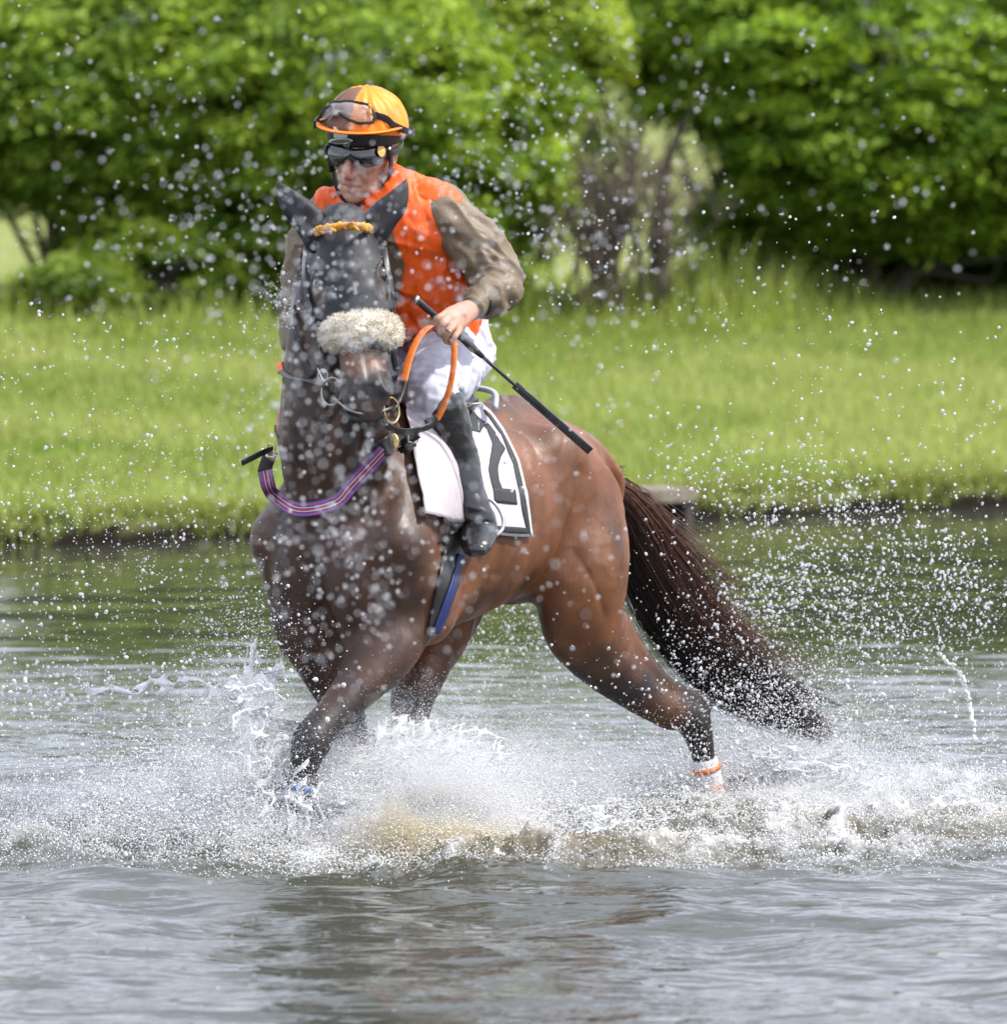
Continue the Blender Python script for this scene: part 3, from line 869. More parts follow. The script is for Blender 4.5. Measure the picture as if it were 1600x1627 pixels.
    leg([(P(516, 1145, -.18), .052), (P(496, 1176, -.22), .064, .062), (P(486, 1206, -.23), .052, .054), (P(479, 1240, -.23), .038, .043),
         (P(472, 1285, -.24), .042, .046), (P(464, 1318, -.27), .050, .052), (P(456, 1350, -.32), .042, .045), (P(447, 1385, -.36), .06, .062)], k=.012, side=[XV])
    # right fore, pushing back
    leg([(h(.58, -.19, .78), .125, .105), (P(492, 1000, .17), .108, .09), (P(524, 1075, .22), .082, .07), (P(548, 1130, .27), .062, .058), (P(556, 1165, .31), .058, .058),
         (P(566, 1200, .36), .044, .046), (P(574, 1245, .42), .036, .04), (P(582, 1290, .48), .045, .046), (P(584, 1320, .47), .04, .04), (P(580, 1345, .44), .055, .06)], k=.04, side=[XV])
    # left hind, stretched back
    leg([(h(-.50, .15, 1.08), .19, .12), (P(925, 900, .86), .165, .125), (P(925, 980, .90), .150, .115), (P(960, 1045, 1.02), .110, .094), (P(1016, 1100, 1.16), .072, .068),
         (P(1066, 1134, 1.28), .056, .056)], k=.05, side=[nrm(np.array([1., .6, .2]))])
    B.tube([(P(980, 985, 1.02), .042), (P(1014, 1042, 1.11), .034), (P(1062, 1086, 1.24), .022), (P(1112, 1112, 1.37), .028)], k=.03)          # Achilles tendon
    leg([(P(1062, 1125, 1.27), .062), (P(1098, 1142, 1.36), .062, .060), (P(1112, 1175, 1.39), .048, .050), (P(1120, 1215, 1.41), .038, .044), (P(1128, 1258, 1.43), .046, .048),
         (P(1128, 1290, 1.40), .038, .04), (P(1122, 1320, 1.36), .055, .06)], k=.02, side=[XV])
    B.ell(P(1116, 1118, 1.40), (.038, .036, .036), k=.03)
    # right hind, swung under the belly
    leg([(h(-.46, -.15, 1.06), .18, .12), (h(-.33, -.18, .82), .165, .12), (h(-.20, -.17, .64), .128, .10), (P(672, 1060, .70), .092, .085), (P(655, 1112, .62), .072, .072),
         (P(650, 1150, .62), .060, .062), (P(648, 1200, .62), .042, .044), (P(642, 1250, .60), .040, .042), (P(636, 1285, .57), .045, .046), (P(630, 1310, .55), .055, .06)], k=.045, side=[HF])
    # muscle grooves
    B.tube([(h(-.48, .27, 1.24), .018), (h(-.59, .265, 1.08), .026), (h(-.575, .262, .92), .026), (h(-.55, .25, .78), .016)], k=.05, mode='cut')
    B.tube([(h(-.34, .292, 1.12), .016), (h(-.30, .30, .98), .022), (h(-.27, .275, .85), .024), (h(-.24, .235, .76), .02)], k=.05, mode='cut')
    B.tube([(h(.30, .285, 1.02), .01), (h(.34, .29, .90), .012), (h(.33, .285, .78), .012)], k=.04, mode='cut')
    B.tube([(h(.86, 0.0, .95), .012), (h(.865, 0, .82), .016), (h(.80, 0, .66), .016)], k=.06, mode='cut')

build_horse_field(HB)
hv, hf = HB.surface(smooth=5)
hn0 = vert_normals(hv, hf)
_q = hv * np.array([1, 1, .55])
_rel = hv - HO
_u, _z = _rel @ HF, hv[:, 2]
_amp = np.clip((_z - .35) / .2, .15, 1) * np.where(_z > 1.45, .45, 1.0)
# muscle relief, skin folds at elbow and flank, veins
_dv = .017 * (fbm(_q * 7, 2, 91) - .5) - .0065 * (1 - np.abs(2 * fbm(hv * np.array([4.2, 4.2, 2.6]) + 3.1, 2, 95) - 1)) ** 7 + .004 * ((1 - np.abs(2 * vnoise(np.stack([_u * 16 + _z * 7, _rel @ HL * 6, _z * 5], 1), 92) - 1)) ** 2 - .3)
_vein = (1 - np.abs(2 * fbm(hv * 8.5, 2, 93) - 1)) ** 9
_dv += .0018 * _vein
hv = hv + hn0 * (_dv * _amp)[:, None]
def _coat(v):
    n = fbm(v * 6, 3, 3)[:, None]
    base = np.array([.155, .056, .018]) * (1 - n) + np.array([.105, .037, .012]) * n
    out = base.copy()
    def blend(col, w):
        nonlocal out
        w = np.clip(w, 0, 1)[:, None]
        out = out * (1 - w) + np.array(col) * w
    rel = v - HO
    u = rel @ HF; z = v[:, 2]
    blend((.034, .017, .011), np.clip((u - .40) / .33, 0, .88))                     # shade of chest and neck painted into the bay coat
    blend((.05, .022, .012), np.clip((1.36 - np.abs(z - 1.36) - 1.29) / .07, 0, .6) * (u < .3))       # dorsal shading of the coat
    streak = fbm(np.stack([u * 9, (rel @ HL) * 9, z * 3.2], 1), 4, 17)
    out = out * np.clip(.62 + 1.5 * (streak - .28), .55, 1.25)[:, None]             # wet, darker locks of hair
    # black points: lower legs
    leg = np.clip((.55 - z + .10 * (fbm(v * 9, 3, 5) - .5) * 2) / .16, 0, 1)
    blend((.016, .013, .013), leg * .95)
    hockfront = np.clip((.50 - z) / .1, 0, 1) * np.clip(1 - np.linalg.norm(v - P(1040, 1130, 1.2), axis=1) / .16, 0, 1)
    blend((.10, .042, .018), hockfront * 1.4)
    A, ax, hs, hn, L = HEAD
    q = v - A
    t = q @ ax / L; s = q @ hs; f_ = q @ hn
    on = (np.linalg.norm(q - np.outer(np.clip(t, 0, 1.05) * L, ax), axis=1) < .22) & (f_ > -.2)
    muz = np.clip((t - .84 + .05 * fbm(v * 30, 2, 8)) / .10, 0, 1) * on
    blend((.22, .078, .024), np.clip((t - .62) / .08, 0, 1) * on * np.clip((.075 - np.abs(s)) / .04, 0, 1) * np.clip((f_ - .0) / .04, 0, 1) * .85)
    blend((.020, .017, .017), muz)
    blend((.11, .075, .065), np.clip((t - .985) / .03, 0, 1) * on * .55)
    snip = np.clip(1 - np.abs(s - .004 + .01 * (fbm(v * 25, 2, 2) - .5)) / .009, 0, 1) * np.clip((t - .69) / .03, 0, 1) * np.clip((.93 - t) / .04, 0, 1) * (f_ > 0) * on
    blend((.5, .45, .42), snip * .85)
    return out
def wet_coat(name):
    m = attr_mat(name, rough=.46, spec=.5, var=.26, scale=11, bump=.40, bscale=110, sheen=0, stretch=(1, 1, .30), coat=.0, bdist=.003)
    nt = m.node_tree; b = nt.nodes['Principled BSDF']
    tc = nd(nt, 'ShaderNodeTexCoord'); mp = nd(nt, 'ShaderNodeMapping'); mp.inputs['Scale'].default_value = (1, 1, .35)
    n = nd(nt, 'ShaderNodeTexNoise', Scale=9.0, Detail=7.0, Roughness=.65)
    nt.links.new(tc.outputs['Object'], mp.inputs[0]); nt.links.new(mp.outputs[0], n.inputs['Vector'])
    r = nd(nt, 'ShaderNodeMapRange'); r.inputs[1].default_value = .35; r.inputs[2].default_value = .65; r.inputs[3].default_value = .37; r.inputs[4].default_value = .66
    nt.links.new(n.outputs[0], r.inputs[0]); nt.links.new(r.outputs[0], b.inputs['Roughness'])
    return m
COAT = wet_coat('bay_coat')
horse = empty('horse', (*HO[:2], -.17), 'bay horse in black ear hood trotting through the splashing water', 'horse')
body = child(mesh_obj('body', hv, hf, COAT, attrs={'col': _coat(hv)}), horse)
HBVH = BVHTree.FromPolygons([tuple(p) for p in hv], [tuple(q) for q in hf])

def on_horse(px, py, off=0.0, default_Y=None):
    """where the line of sight through a photo pixel meets the horse's hide, lifted by off along the hide's normal"""
    d = Vector(ray(px, py)).normalized()
    hit = HBVH.ray_cast(Vector(CAM), d)
    if hit[0] is None or (hit[0] - Vector(CAM)).dot(Vector((0, 1, 0))) > 20.5:
        return P(px, py, default_Y if default_Y is not None else .3), np.array([0, -1.0, 0])
    n = hit[1].normalized()
    if n.dot(d) > 0: n = -n
    return np.array(hit[0] + n * off), np.array(n)
# ================================================================ hair, eyes, tack
BLACK_FABRIC = simple('black_stretch_fabric', (.016, .016, .019), rough=.55, spec=.35, var=.25, scale=30, bump=.25, bscale=500)
LEATHER = simple('black_leather', (.014, .013, .013), rough=.38, spec=.5, var=.3, scale=60, bump=.2, bscale=300)
METAL = simple('worn_steel', (.55, .54, .5), rough=.28, metal=1.0, var=.15, scale=50)
BRASS = simple('worn_brass', (.52, .40, .19), rough=.35, metal=1.0, var=.2, scale=80)
ORANGE_RUBBER = simple('orange_rein_rubber', (.72, .17, .02), rough=.5, var=.15, scale=60, bump=.3, bscale=400)
WHITE_CLOTH = simple('white_cloth', (.50, .49, .54), rough=.75, spec=.3, var=.06, scale=25, bump=.3, bscale=120)
A_, AX, HS, HN, HLEN = HEAD
def Hd(t, s=0, f=0): return A_ + AX * (t * HLEN) + HS * s + HN * f

def subfield(B, pts, m):
    q = np.array([B.loc(p) for p in pts])
    sl = B.block(q.min(0), q.max(0), m)
    g = Field.__new__(Field)
    g.o, g.A, g.vox = B.o, B.A, B.vox
    g.ax = [B.ax[k][sl[k]] for k in range(3)]
    g.lo = np.array([a[0] for a in g.ax]); g.n = np.array([len(a) for a in g.ax])
    g.D = B.D[sl].copy()
    return g

def hair(name, roots, tips_fn, n, mat, parent, seg=9, width=.0022, col=None, taper=True):
    """a bundle of strands, each its own thin three-sided ribbon; tips_fn(i) -> polyline (k,3)"""
    V, C, F = [], [], []
    for i in range(n):
        path = tips_fn(i)
        k = len(path)
        T = np.gradient(path, axis=0); T = nrm(T)
        a = nrm(np.cross(T, rng.normal(size=3))); b = np.cross(T, a)
        w = width * (.6 + .8 * rng.random()) * (np.linspace(1, .25, k) if taper else np.ones(k))
        base = len(V) * 3 * k
        ring = np.stack([path + a * w[:, None], path - .5 * a * w[:, None] + .87 * b * w[:, None], path - .5 * a * w[:, None] - .87 * b * w[:, None]], 1)
        V.append(ring.reshape(-1, 3))
        if col is not None: C.append(np.tile(col(i), (3 * k, 1)))
    k = len(V[0]) // 3
    quad = []
    for j in range(k - 1):
        for s in range(3):
            quad.append((3 * j + s, 3 * j + (s + 1) % 3, 3 * j + 3 + (s + 1) % 3, 3 * j + 3 + s))
    quad = np.array(quad)
    F = (quad[None] + (np.arange(n) * 3 * k)[:, None, None]).reshape(-1, 4)
    o = mesh_obj(name, np.vstack(V), F, mat, attrs={'col': np.vstack(C)} if C else None)
    return child(o, parent)

# ---- tail: long strands streaming back
HAIR = attr_mat('tail_hair', rough=.45, spec=.35, var=.2, scale=60, bump=0.0)
tail_c, tail_w = catmull([h(-.72, .02, 1.10), P(950, 772, 1.36), P(990, 812, 1.46), P(1024, 885, 1.55), P(1072, 970, 1.62), P(1140, 1050, 1.66), P(1220, 1115, 1.66), P(1325, 1176, 1.62)],
                         [[.02], [.04], [.060], [.088], [.112], [.116], [.082], [.015]], 8)
tail_locks = [(math.sqrt(rng.random()), rng.random() * 6.283, 1.0 - .38 * rng.random() ** 1.6, rng.random() ** 5 * .14, rng.random() * 6.28, rng.random()) for _ in range(90)]
def tail_strand(i):
    lr, la, lend, lstray, lph, ltone = tail_locks[rng.integers(0, 90)]
    lx, ly = lr * math.cos(la), lr * math.sin(la)
    tt = np.linspace(0, 1, 13)
    conv = .34 * (1 - .72 * tt ** 1.5)                     # locks draw together towards their wet tips
    ox = lx + conv * rng.normal(); oy = ly + conv * rng.normal()
    end = np.clip(lend - .10 * rng.random(), .3, 1)
    idx = tt * end * (len(tail_c) - 1)
    c = np.stack([np.interp(idx, np.arange(len(tail_c)), tail_c[:, k]) for k in range(3)], 1)
    w = np.interp(idx, np.arange(len(tail_c)), tail_w[:, 0])
    T = nrm(np.gradient(c, axis=0))
    up = nrm(np.cross(T, [0, 1.0, 0.2])); up = np.where(up[:, 2:3] < 0, -up, up)
    dp = np.cross(T, up)
    wob = .022 * tt * np.sin(tt * 7 + lph) + .006 * tt * rng.normal()
    stray = (lstray + rng.random() ** 9 * .12) * tt ** 2
    tail_strand.v = ly + .6 * (ltone - .5)
    return c + up * ((oy * w + wob + stray)[:, None]) + dp * ((ox * w * .55 + .5 * wob)[:, None])
def tail_col(i):
    k = np.clip(tail_strand.v * .8 + .46 + .25 * rng.normal(), 0, 1)
    return np.array([.010, .008, .008]) * (1 - k) + np.array([.135, .064, .042]) * k
hair('tail', None, tail_strand, 5200, HAIR, horse, width=.0017, col=tail_col)
# a few short hairs at the root of the tail
def dock_strand(i):
    a = P(955, 762, 1.33) + rng.normal(size=3) * .012
    b = P(985 + rng.normal() * 6, 748 + rng.normal() * 5, 1.42)
    m = (a + b) / 2 + np.array([0, 0, .012]) + rng.normal(size=3) * .006
    return catmull([a, m, b], np.zeros((3, 1)), 4)[0]
hair('dock_hair', None, dock_strand, 90, HAIR, horse, width=.0018, col=lambda i: np.array([.012, .010, .010]))
# ---- mane lying over the crest on the horse's right
def mane_strand(i):
    t = rng.random()
    yy = 400 + 230 * t
    crest = P(560 + 45 * t, yy, .26 + .16 * t) + rng.normal(size=3) * .012
    d = -HL * (.08 + .05 * rng.random()) - HZ * (.10 + .1 * rng.random())
    return catmull([crest, crest + d * .5 + HZ * .02, crest + d], np.zeros((3, 1)), 4)[0]
hair('mane', None, mane_strand, 700, HAIR, horse, width=.002, col=lambda i: np.array([.012, .010, .009]))
# ---- eyes
EYE = simple('horse_eye', (.012, .008, .006), rough=.08, spec=.8, coat=1.0)
for s in (1, -1):
    g = Field((-.05, -.05, -.05), (.05, .05, .05), .003, Hd(.315, s * .098, .022))
    g.ell(g.o, (.026, .022, .022), (AX, HS, HN))
    v, f = g.surface(1)
    child(mesh_obj('eye', v, f, EYE), horse)
# ---- whisker and chin hairs
def whisker(i):
    a = Hd(.93 + .08 * rng.random(), rng.normal() * .035, -.06 + .03 * rng.random())
    b = a + AX * .05 + rng.normal(size=3) * .022
    return np.linspace(a, b, 5)
hair('whiskers', None, whisker, 60, HAIR, horse, width=.0010, col=lambda i: np.array([.05, .04, .035]))

# ---- ear hood
hood = empty('ear_hood', Hd(.1), 'black stretch hood with pointed ears over the horse\'s forehead', 'hood')
g = subfield(HB, [Hd(-.25, -.16, .12), Hd(.66, .16, .12), Hd(-.25, .16, -.2), Hd(.66, -.16, -.2)], .05)
g.D = g.D - .007
g.half(Hd(.60, 0, 0), nrm(AX + .10 * HN), k=.006)
g.half(Hd(.2, 0, -.115), nrm(-HN + .25 * AX), k=.006)
for s in (1, -1):
    g.ell(Hd(.345, s * .112, .012), (.075, .050, .042), (nrm(AX - s * .10 * HS), HS, HN), k=.006, mode='cut')
v, f = g.surface(3)
n_ = vert_normals(v, f)
v = v + n_ * (.004 * (fbm(v * np.array([22, 22, 9]), 3, 4) - .5))[:, None]
child(mesh_obj('forehead_cover', v, f, BLACK_FABRIC), hood)
for s, pts in ((-1, [(507, 382, -.03), (490, 350, -.045), (466, 326, -.045), (449, 304, -.035), (439, 288, -.02)]),
               (1, [(588, 382, -.03), (604, 350, -.045), (626, 326, -.045), (639, 303, -.035), (646, 285, -.02)])):
    c = P(*pts[2])
    g = Field((-.16, -.14, -.16), (.16, .14, .16), .005, c)
    rr = [(.050, .042), (.052, .034), (.043, .026), (.024, .016), (.004, .004)]
    fac = nrm(np.array([s * .75, -.15, .55]))
    sd = nrm(np.cross(fac, [0, -1.0, 0]))
    g.tube([(P(*p), r[0], r[1]) for p, r in zip(pts, rr)], k=.01, side=[sd])
    # hollow of the ear, turned towards the camera
    g.tube([(P(*pts[1]) + np.array([0, -.040, 0]), .024, .012), (P(*pts[2]) + np.array([0, -.034, 0]), .022, .010), (P(*pts[3]) + np.array([0, -.022, 0]), .008, .006)], k=.02, mode='cut', side=[sd])
    v, f = g.surface(3)
    child(mesh_obj('ear_cover', v, f, BLACK_FABRIC), hood)

# ---- bridle
bridle = empty('bridle', Hd(.5), 'black bridle with plaited yellow browband and white sheepskin noseband', 'bridle')
HOODBVH = BVHTree.FromPolygons([tuple(p) for p in v], [tuple(q) for q in f])
# browband: two rows of plaited yellow cord
YEL = simple('yellow_cord', (.62, .27, .02), rough=.6, var=.25, scale=120, bump=.3, bscale=300)
DKY = simple('dark_yellow_cord', (.30, .11, .015), rough=.6, var=.25, scale=120)
bb = [np.array(on_horse(x, y, .022)[0]) + np.array([0, -.026, .002]) for x, y in ((486, 388), (497, 379), (515, 372), (548, 368), (578, 371), (598, 378), (608, 387))]
bbp = catmull(bb, np.zeros((7, 1)), 8)[0]
L2 = np.concatenate([[0], np.cumsum(np.linalg.norm(np.diff(bbp, axis=0), axis=1))])
nb = 30
plait = mesh_obj('browband', *sweep(bbp, np.tile([.014, .008], (len(bbp), 1)), 10), YEL)
child(plait, bridle)
for i in range(nb):
    for row in (0, 1):
        t = (i + .5 * row) / nb * L2[-1]
        p = np.array([np.interp(t, L2, bbp[:, k]) for k in range(3)]); q = np.array([np.interp(t + .004, L2, bbp[:, k]) for k in range(3)])
        T = nrm(q - p + 1e-9); up = nrm(np.array([0, .1, 1.0]) - T * (T @ np.array([0, .1, 1.0])))
        d = nrm(T * .9 + up * (.8 if row else -.8)) * .013
        c = p + up * (.0065 if row else -.0065) + np.array([0, -.005, 0])
        o = child(mesh_obj('plait_strand', *sweep(np.array([c - d, c - d * .5, c, c + d * .5, c + d]), np.array([.003, .0058, .0064, .0058, .003]), 7), YEL if i % 5 else DKY), bridle)
        o.parent = plait; o.matrix_parent_inverse = Matrix.Identity(4)
# straps: cheek pieces, crown, throat
def strap(name, pxs, w, mat, parent, off=.010, th=.0022, Y=None, **kw):
    pts = []; nn = []
    for q in pxs:
        p, n = on_horse(q[0], q[1], off, Y)
        if len(q) > 2: p = P(q[0], q[1], q[2]); n = np.array([0, -1.0, 0])
        pts.append(p); nn.append(n)
    pts = np.array(pts); nn = np.array(nn)
    T = nrm(np.gradient(pts, axis=0))
    sd = nrm(np.cross(T, nn))
    r = np.tile([w, th], (len(pts), 1))
    c, x = catmull(pts, np.hstack([r, sd]), 8)
    v, f = sweep(c, x[:, :2], prof=STRAP, side=x[:, 2:])
    wv = np.tile(np.array(STRAP)[:, 0], len(c))
    o = mesh_obj(name, v, f, mat, attrs={'w': wv, 's': np.repeat(np.linspace(0, 1, len(c)), len(STRAP))}, **kw)
    return child(o, parent)
strap('cheek_strap', [(487, 392), (489, 430), (493, 470), (500, 520), (512, 565), (522, 590)], .010, LEATHER, bridle, off=.014)
strap('cheek_strap', [(609, 392), (612, 425), (617, 470), (622, 520), (626, 565), (630, 590)], .010, LEATHER, bridle, off=.014, Y=-.12)
strap('throat_strap', [(486, 395), (474, 440), (470, 500), (480, 560), (498, 600)], .011, LEATHER, bridle, off=.012)
strap('noseband_strap', [(545, 560), (560, 552), (580, 549), (603, 552), (622, 560)], .012, LEATHER, bridle, off=.008)
# sheepskin roll
FLEECE = attr_mat('sheepskin', rough=.9, spec=.1, var=.12, scale=60, bump=.8, bscale=220, bdist=.006)
g = Field((-.22, -.16, -.12), (.22, .16, .12), .0055, P(572, 528, -.30))
g.tube([(P(530, 534, -.20), .041), (P(543, 530, -.275), .052), (P(563, 527, -.31), .056), (P(588, 525, -.31), .056), (P(607, 525, -.285), .053), (P(618, 528, -.22), .041)], k=.01)
v, f = g.surface(2)
n_ = vert_normals(v, f)
v0 = v.copy()
v = v + n_ * (.016 * (fbm(v * 42, 3, 9) - .5) + .012 * (vnoise(v * 95, 4) - .5))[:, None]
fc = np.array([.95, .86, .70]) * (.86 + .28 * fbm(v * 30, 2, 1)[:, None])
nose = child(mesh_obj('noseband', v, f, FLEECE, attrs={'col': fc}), bridle)
pick = rng.integers(0, len(v), 5200)
def wool(i):
    p = v[pick[i]]; n = nrm(n_[pick[i]] + rng.normal(size=3) * .55)
    c = nrm(np.cross(n, rng.normal(size=3)))
    L = .007 + .010 * rng.random()
    return np.array([p - n * .003, p + n * L * .5 + c * .004, p + n * L - c * .002, p + n * L * 1.15 + c * .003])
w = hair('wool', None, wool, len(pick), FLEECE, horse, width=.0011, col=lambda i: np.array([.96, .88, .73]) * (.85 + .15 * rng.random()))
w.parent = nose; w.matrix_parent_inverse = Matrix.Identity(4)
# bit rings and fittings
def ring(name, c, r, nrmv, th, mat, parent, sq=1.0):
    n = nrm(nrmv); a = nrm(np.cross(n, [0, 0, 1.0])); b = np.cross(n, a)
    t = np.linspace(0, 2 * np.pi, 28, endpoint=False)
    return tube_obj(name, np.asarray(c) + np.outer(np.cos(t) * r * sq, a) + np.outer(np.sin(t) * r, b), th, mat, parent, seg=8, closed=True)
DARKSTEEL = simple('dull_steel', (.30, .29, .27), rough=.35, metal=1.0, var=.2, scale=60)
ring('bit_ring', P(527, 622, -.265), .043, np.array([-.65, -.75, .1]), .0034, DARKSTEEL, bridle)
ring('bit_ring', P(622, 652, -.27), .040, np.array([.8, -.55, .1]), .0034, BRASS, bridle)
ring('cheek_ring', P(513, 596, -.2), .018, np.array([-.5, -.8, .1]), .0026, DARKSTEEL, bridle)
tube_obj('mouthpiece', [P(530, 632, -.27), P(553, 650, -.33), P(575, 657, -.35), P(600, 655, -.335), P(621, 648, -.28)], .0045, DARKSTEEL, bridle, seg=8, sub=4)
strap('curb_strap', [(540, 655, -.27), (560, 664, -.30), (585, 667, -.31), (608, 660, -.29)], .008, LEATHER, bridle)
tube_obj('rein_link', [P(505, 585, -.18), P(512, 600, -.21), P(520, 612, -.25)], .004, METAL, bridle, seg=8, sub=3)

# ---- breastplate: striped webbing hanging across the chest
bp = empty('breast_strap', h(.8, 0, 1.1), 'purple, red and white striped webbing strap across the horse\'s chest', 'strap')
m, nt, b = mat_new('striped_webbing')
a = nd(nt, 'ShaderNodeAttribute', attribute_name='w')
rmp = nd(nt, 'ShaderNodeValToRGB'); rmp.color_ramp.interpolation = 'CONSTANT'
mr = nd(nt, 'ShaderNodeMapRange'); mr.inputs[1].default_value = -1; mr.inputs[2].default_value = 1
nt.links.new(a.outputs['Fac'], mr.inputs[0]); nt.links.new(mr.outputs[0], rmp.inputs[0])
cols = [(0, (.06, .05, .20)), (.10, (.36, .05, .14)), (.2, (.06, .05, .22)), (.34, (.45, .43, .48)), (.40, (.33, .03, .05)), (.60, (.45, .43, .48)), (.66, (.06, .05, .22)), (.8, (.36, .05, .14)), (.9, (.06, .05, .20))]
el = rmp.color_ramp.elements
while len(el) < len(cols): el.new(0.5)
for e_, (p_, c_) in zip(el, cols): e_.position = p_; e_.color = (*c_, 1)
wv = nd(nt, 'ShaderNodeTexNoise', Scale=300.0); tcw = nd(nt, 'ShaderNodeTexCoord'); nt.links.new(tcw.outputs['Object'], wv.inputs['Vector'])
bmp = nd(nt, 'ShaderNodeBump', Strength=.3, Distance=.002); nt.links.new(wv.outputs[0], bmp.inputs['Height']); nt.links.new(bmp.outputs[0], b.inputs['Normal'])
nt.links.new(rmp.outputs[0], b.inputs['Base Color']); b.inputs['Roughness'].default_value = .7
WEB = m
# subdivided across its width so the stripes stay crisp
def webbing(pxs, w, parent, off):
    pts, nn = [], []
    for x, y in pxs:
        p, n = on_horse(x, y, off, .05); pts.append(p); nn.append(n)
    pts, nn = np.array(pts), np.array(nn)
    for _ in range(3):
        nn[1:-1] = nrm(nn[1:-1] + .5 * (nn[:-2] + nn[2:]))
    T = nrm(np.gradient(pts, axis=0)); sd = nrm(np.cross(T, nn))
    c, x = catmull(pts, np.hstack([sd, nn]), 8)
    sdd, n2 = x[:, :3], x[:, 3:]
    k = 21
    ws = np.linspace(-1, 1, k)
    V = (c[:, None] + sdd[:, None] * (ws * w)[None, :, None]).reshape(-1, 3)
    n = len(c)
    F = [(i * k + j, i * k + j + 1, (i + 1) * k + j + 1, (i + 1) * k + j) for i in range(n - 1) for j in range(k - 1)]
    o = mesh_obj('webbing', V, F, WEB, attrs={'w': np.tile(ws, n)})
    so = o.modifiers.new('thickness', 'SOLIDIFY'); so.thickness = .004
    return child(o, parent)
webbing([(421, 748), (427, 775), (446, 798), (485, 809), (530, 800), (568, 770), (604, 713)], .023, bp, .034)
strap('leather_end', [(601, 716), (610, 704), (622, 697), (634, 699)], .030, LEATHER, bp, off=.022, th=.005)
strap('leather_end', [(419, 752), (424, 735), (432, 716)], .022, LEATHER, bp, off=.016, th=.004)
tube_obj('loose_strap_end', [P(433, 714, -.02), P(418, 719, -.06), P(400, 728, -.09), P(384, 736, -.11)], np.tile([.010, .0025], (4, 1)), LEATHER, bp, side=[0, -.3, 1.0], prof=STRAP, sub=4, smooth=True)
def buckle(c, w, hgt, nv, upv, mat, parent):
    n = nrm(nv); u_ = nrm(upv - n * (np.asarray(upv) @ n)); s_ = np.cross(u_, n)
    q = [c + s_ * a * w + u_ * b_ * hgt for a, b_ in ((-1, -.8), (-1, .8), (-.8, 1), (.8, 1), (1, .8), (1, -.8), (.8, -1), (-.8, -1))]
    tube_obj('buckle', q, .0032, mat, parent, seg=7, closed=True)
    tube_obj('buckle_prong', [c - s_ * w, c + s_ * w], .0022, mat, parent, seg=6)
buckle(P(657, 693, -.10), .016, .020, np.array([.3, -1, .1]), np.array([.2, 0, 1.0]), METAL, bp)
buckle(P(430, 716, -.02), .014, .020, np.array([-.5, -1, .1]), np.array([.1, 0, 1.0]), BRASS, bp)
tube_obj('brass_tab', [P(618, 690, -.07), P(627, 702, -.08), P(622, 714, -.08)], np.tile([.016, .004], (3, 1)), BRASS, bp, prof=STRAP, side=[1.0, 0, .3], sub=3)
strap('leather_keeper', [(640, 705, -.08), (652, 698, -.10), (664, 690, -.11)], .014, LEATHER, bp, th=.006)
strap('leather_keeper', [(636, 716, -.06), (650, 708, -.085), (660, 704, -.09)], .011, LEATHER, bp, th=.006)
strap('leather_loop', [(655, 702, -.085), (652, 712, -.08), (645, 720, -.07)], .008, LEATHER, bp, th=.005)

# ---- saddle cloth with its number, girth, saddle
cloth = empty('saddle_cloth', h(.0, .3, 1.0), 'white saddle cloth with dark number and border on horse\'s flank', 'saddle cloth')
def resample(poly, n):
    poly = np.asarray(poly, float)
    d = np.concatenate([[0], np.cumsum(np.linalg.norm(np.diff(poly, axis=0), axis=1))])
    t = np.linspace(0, d[-1], n)
    return np.stack([np.interp(t, d, poly[:, k]) for k in range(2)], 1)
def drape(name, left, right, ns, nt_, off, mat, parent, wr=0.0, th=.004, smooth_it=2, lift=0.0):
    """cloth lying on the hide between two outlines given as photo pixels"""
    Lp, Rp = resample(left, ns), resample(right, ns)
    G = np.zeros((ns, nt_, 3)); 
    for i in range(ns):
        for j in range(nt_):
            a = j / (nt_ - 1)
            q = Lp[i] * (1 - a) + Rp[i] * a
            G[i, j] = on_horse(q[0], q[1], off, .45)[0]
    for _ in range(smooth_it):
        # smooth depth only along the line of sight so the outline stays put
        D = np.linalg.norm(G - CAM, axis=2); U = (G - CAM) / D[..., None]
        E = D.copy()
        E[1:-1, 1:-1] = .2 * (D[1:-1, 1:-1] + D[:-2, 1:-1] + D[2:, 1:-1] + D[1:-1, :-2] + D[1:-1, 2:])
        G = CAM + U * np.minimum(E, D)[..., None]
    G = G + nrm(CAM - G) * lift
    if wr:
        q = G.reshape(-1, 3)
        G = G + (HL * wr)[None, None] * (fbm(q * np.array([9, 9, 4.0]), 3, 11).reshape(ns, nt_) - .3)[..., None]
    F = [(i * nt_ + j, i * nt_ + j + 1, (i + 1) * nt_ + j + 1, (i + 1) * nt_ + j) for i in range(ns - 1) for j in range(nt_ - 1)]
    o = mesh_obj(name, G.reshape(-1, 3), F, mat)
    so = o.modifiers.new('thickness', 'SOLIDIFY'); so.thickness = th; so.offset = 0
    return child(o, parent)
GREYBLACK = simple('charcoal_print', (.022, .024, .026), rough=.7, var=.2, scale=80)
edge_o = [(738, 640), (757, 641), (776, 660), (800, 694), (819, 735), (831, 785), (841, 853)]
def inset(poly, d, dy=0):
    poly = resample(poly, 24); c = np.array([745, 780.0])
    return poly + nrm(c - poly) * (np.asarray(d) * np.ones(24))[:, None] + np.array([0, dy])
left_o = [(716, 640), (722, 700), (735, 760), (742, 805), (746, 848)]
drape('cloth', left_o, edge_o, 30, 22, .014, WHITE_CLOTH, cloth, wr=.012)
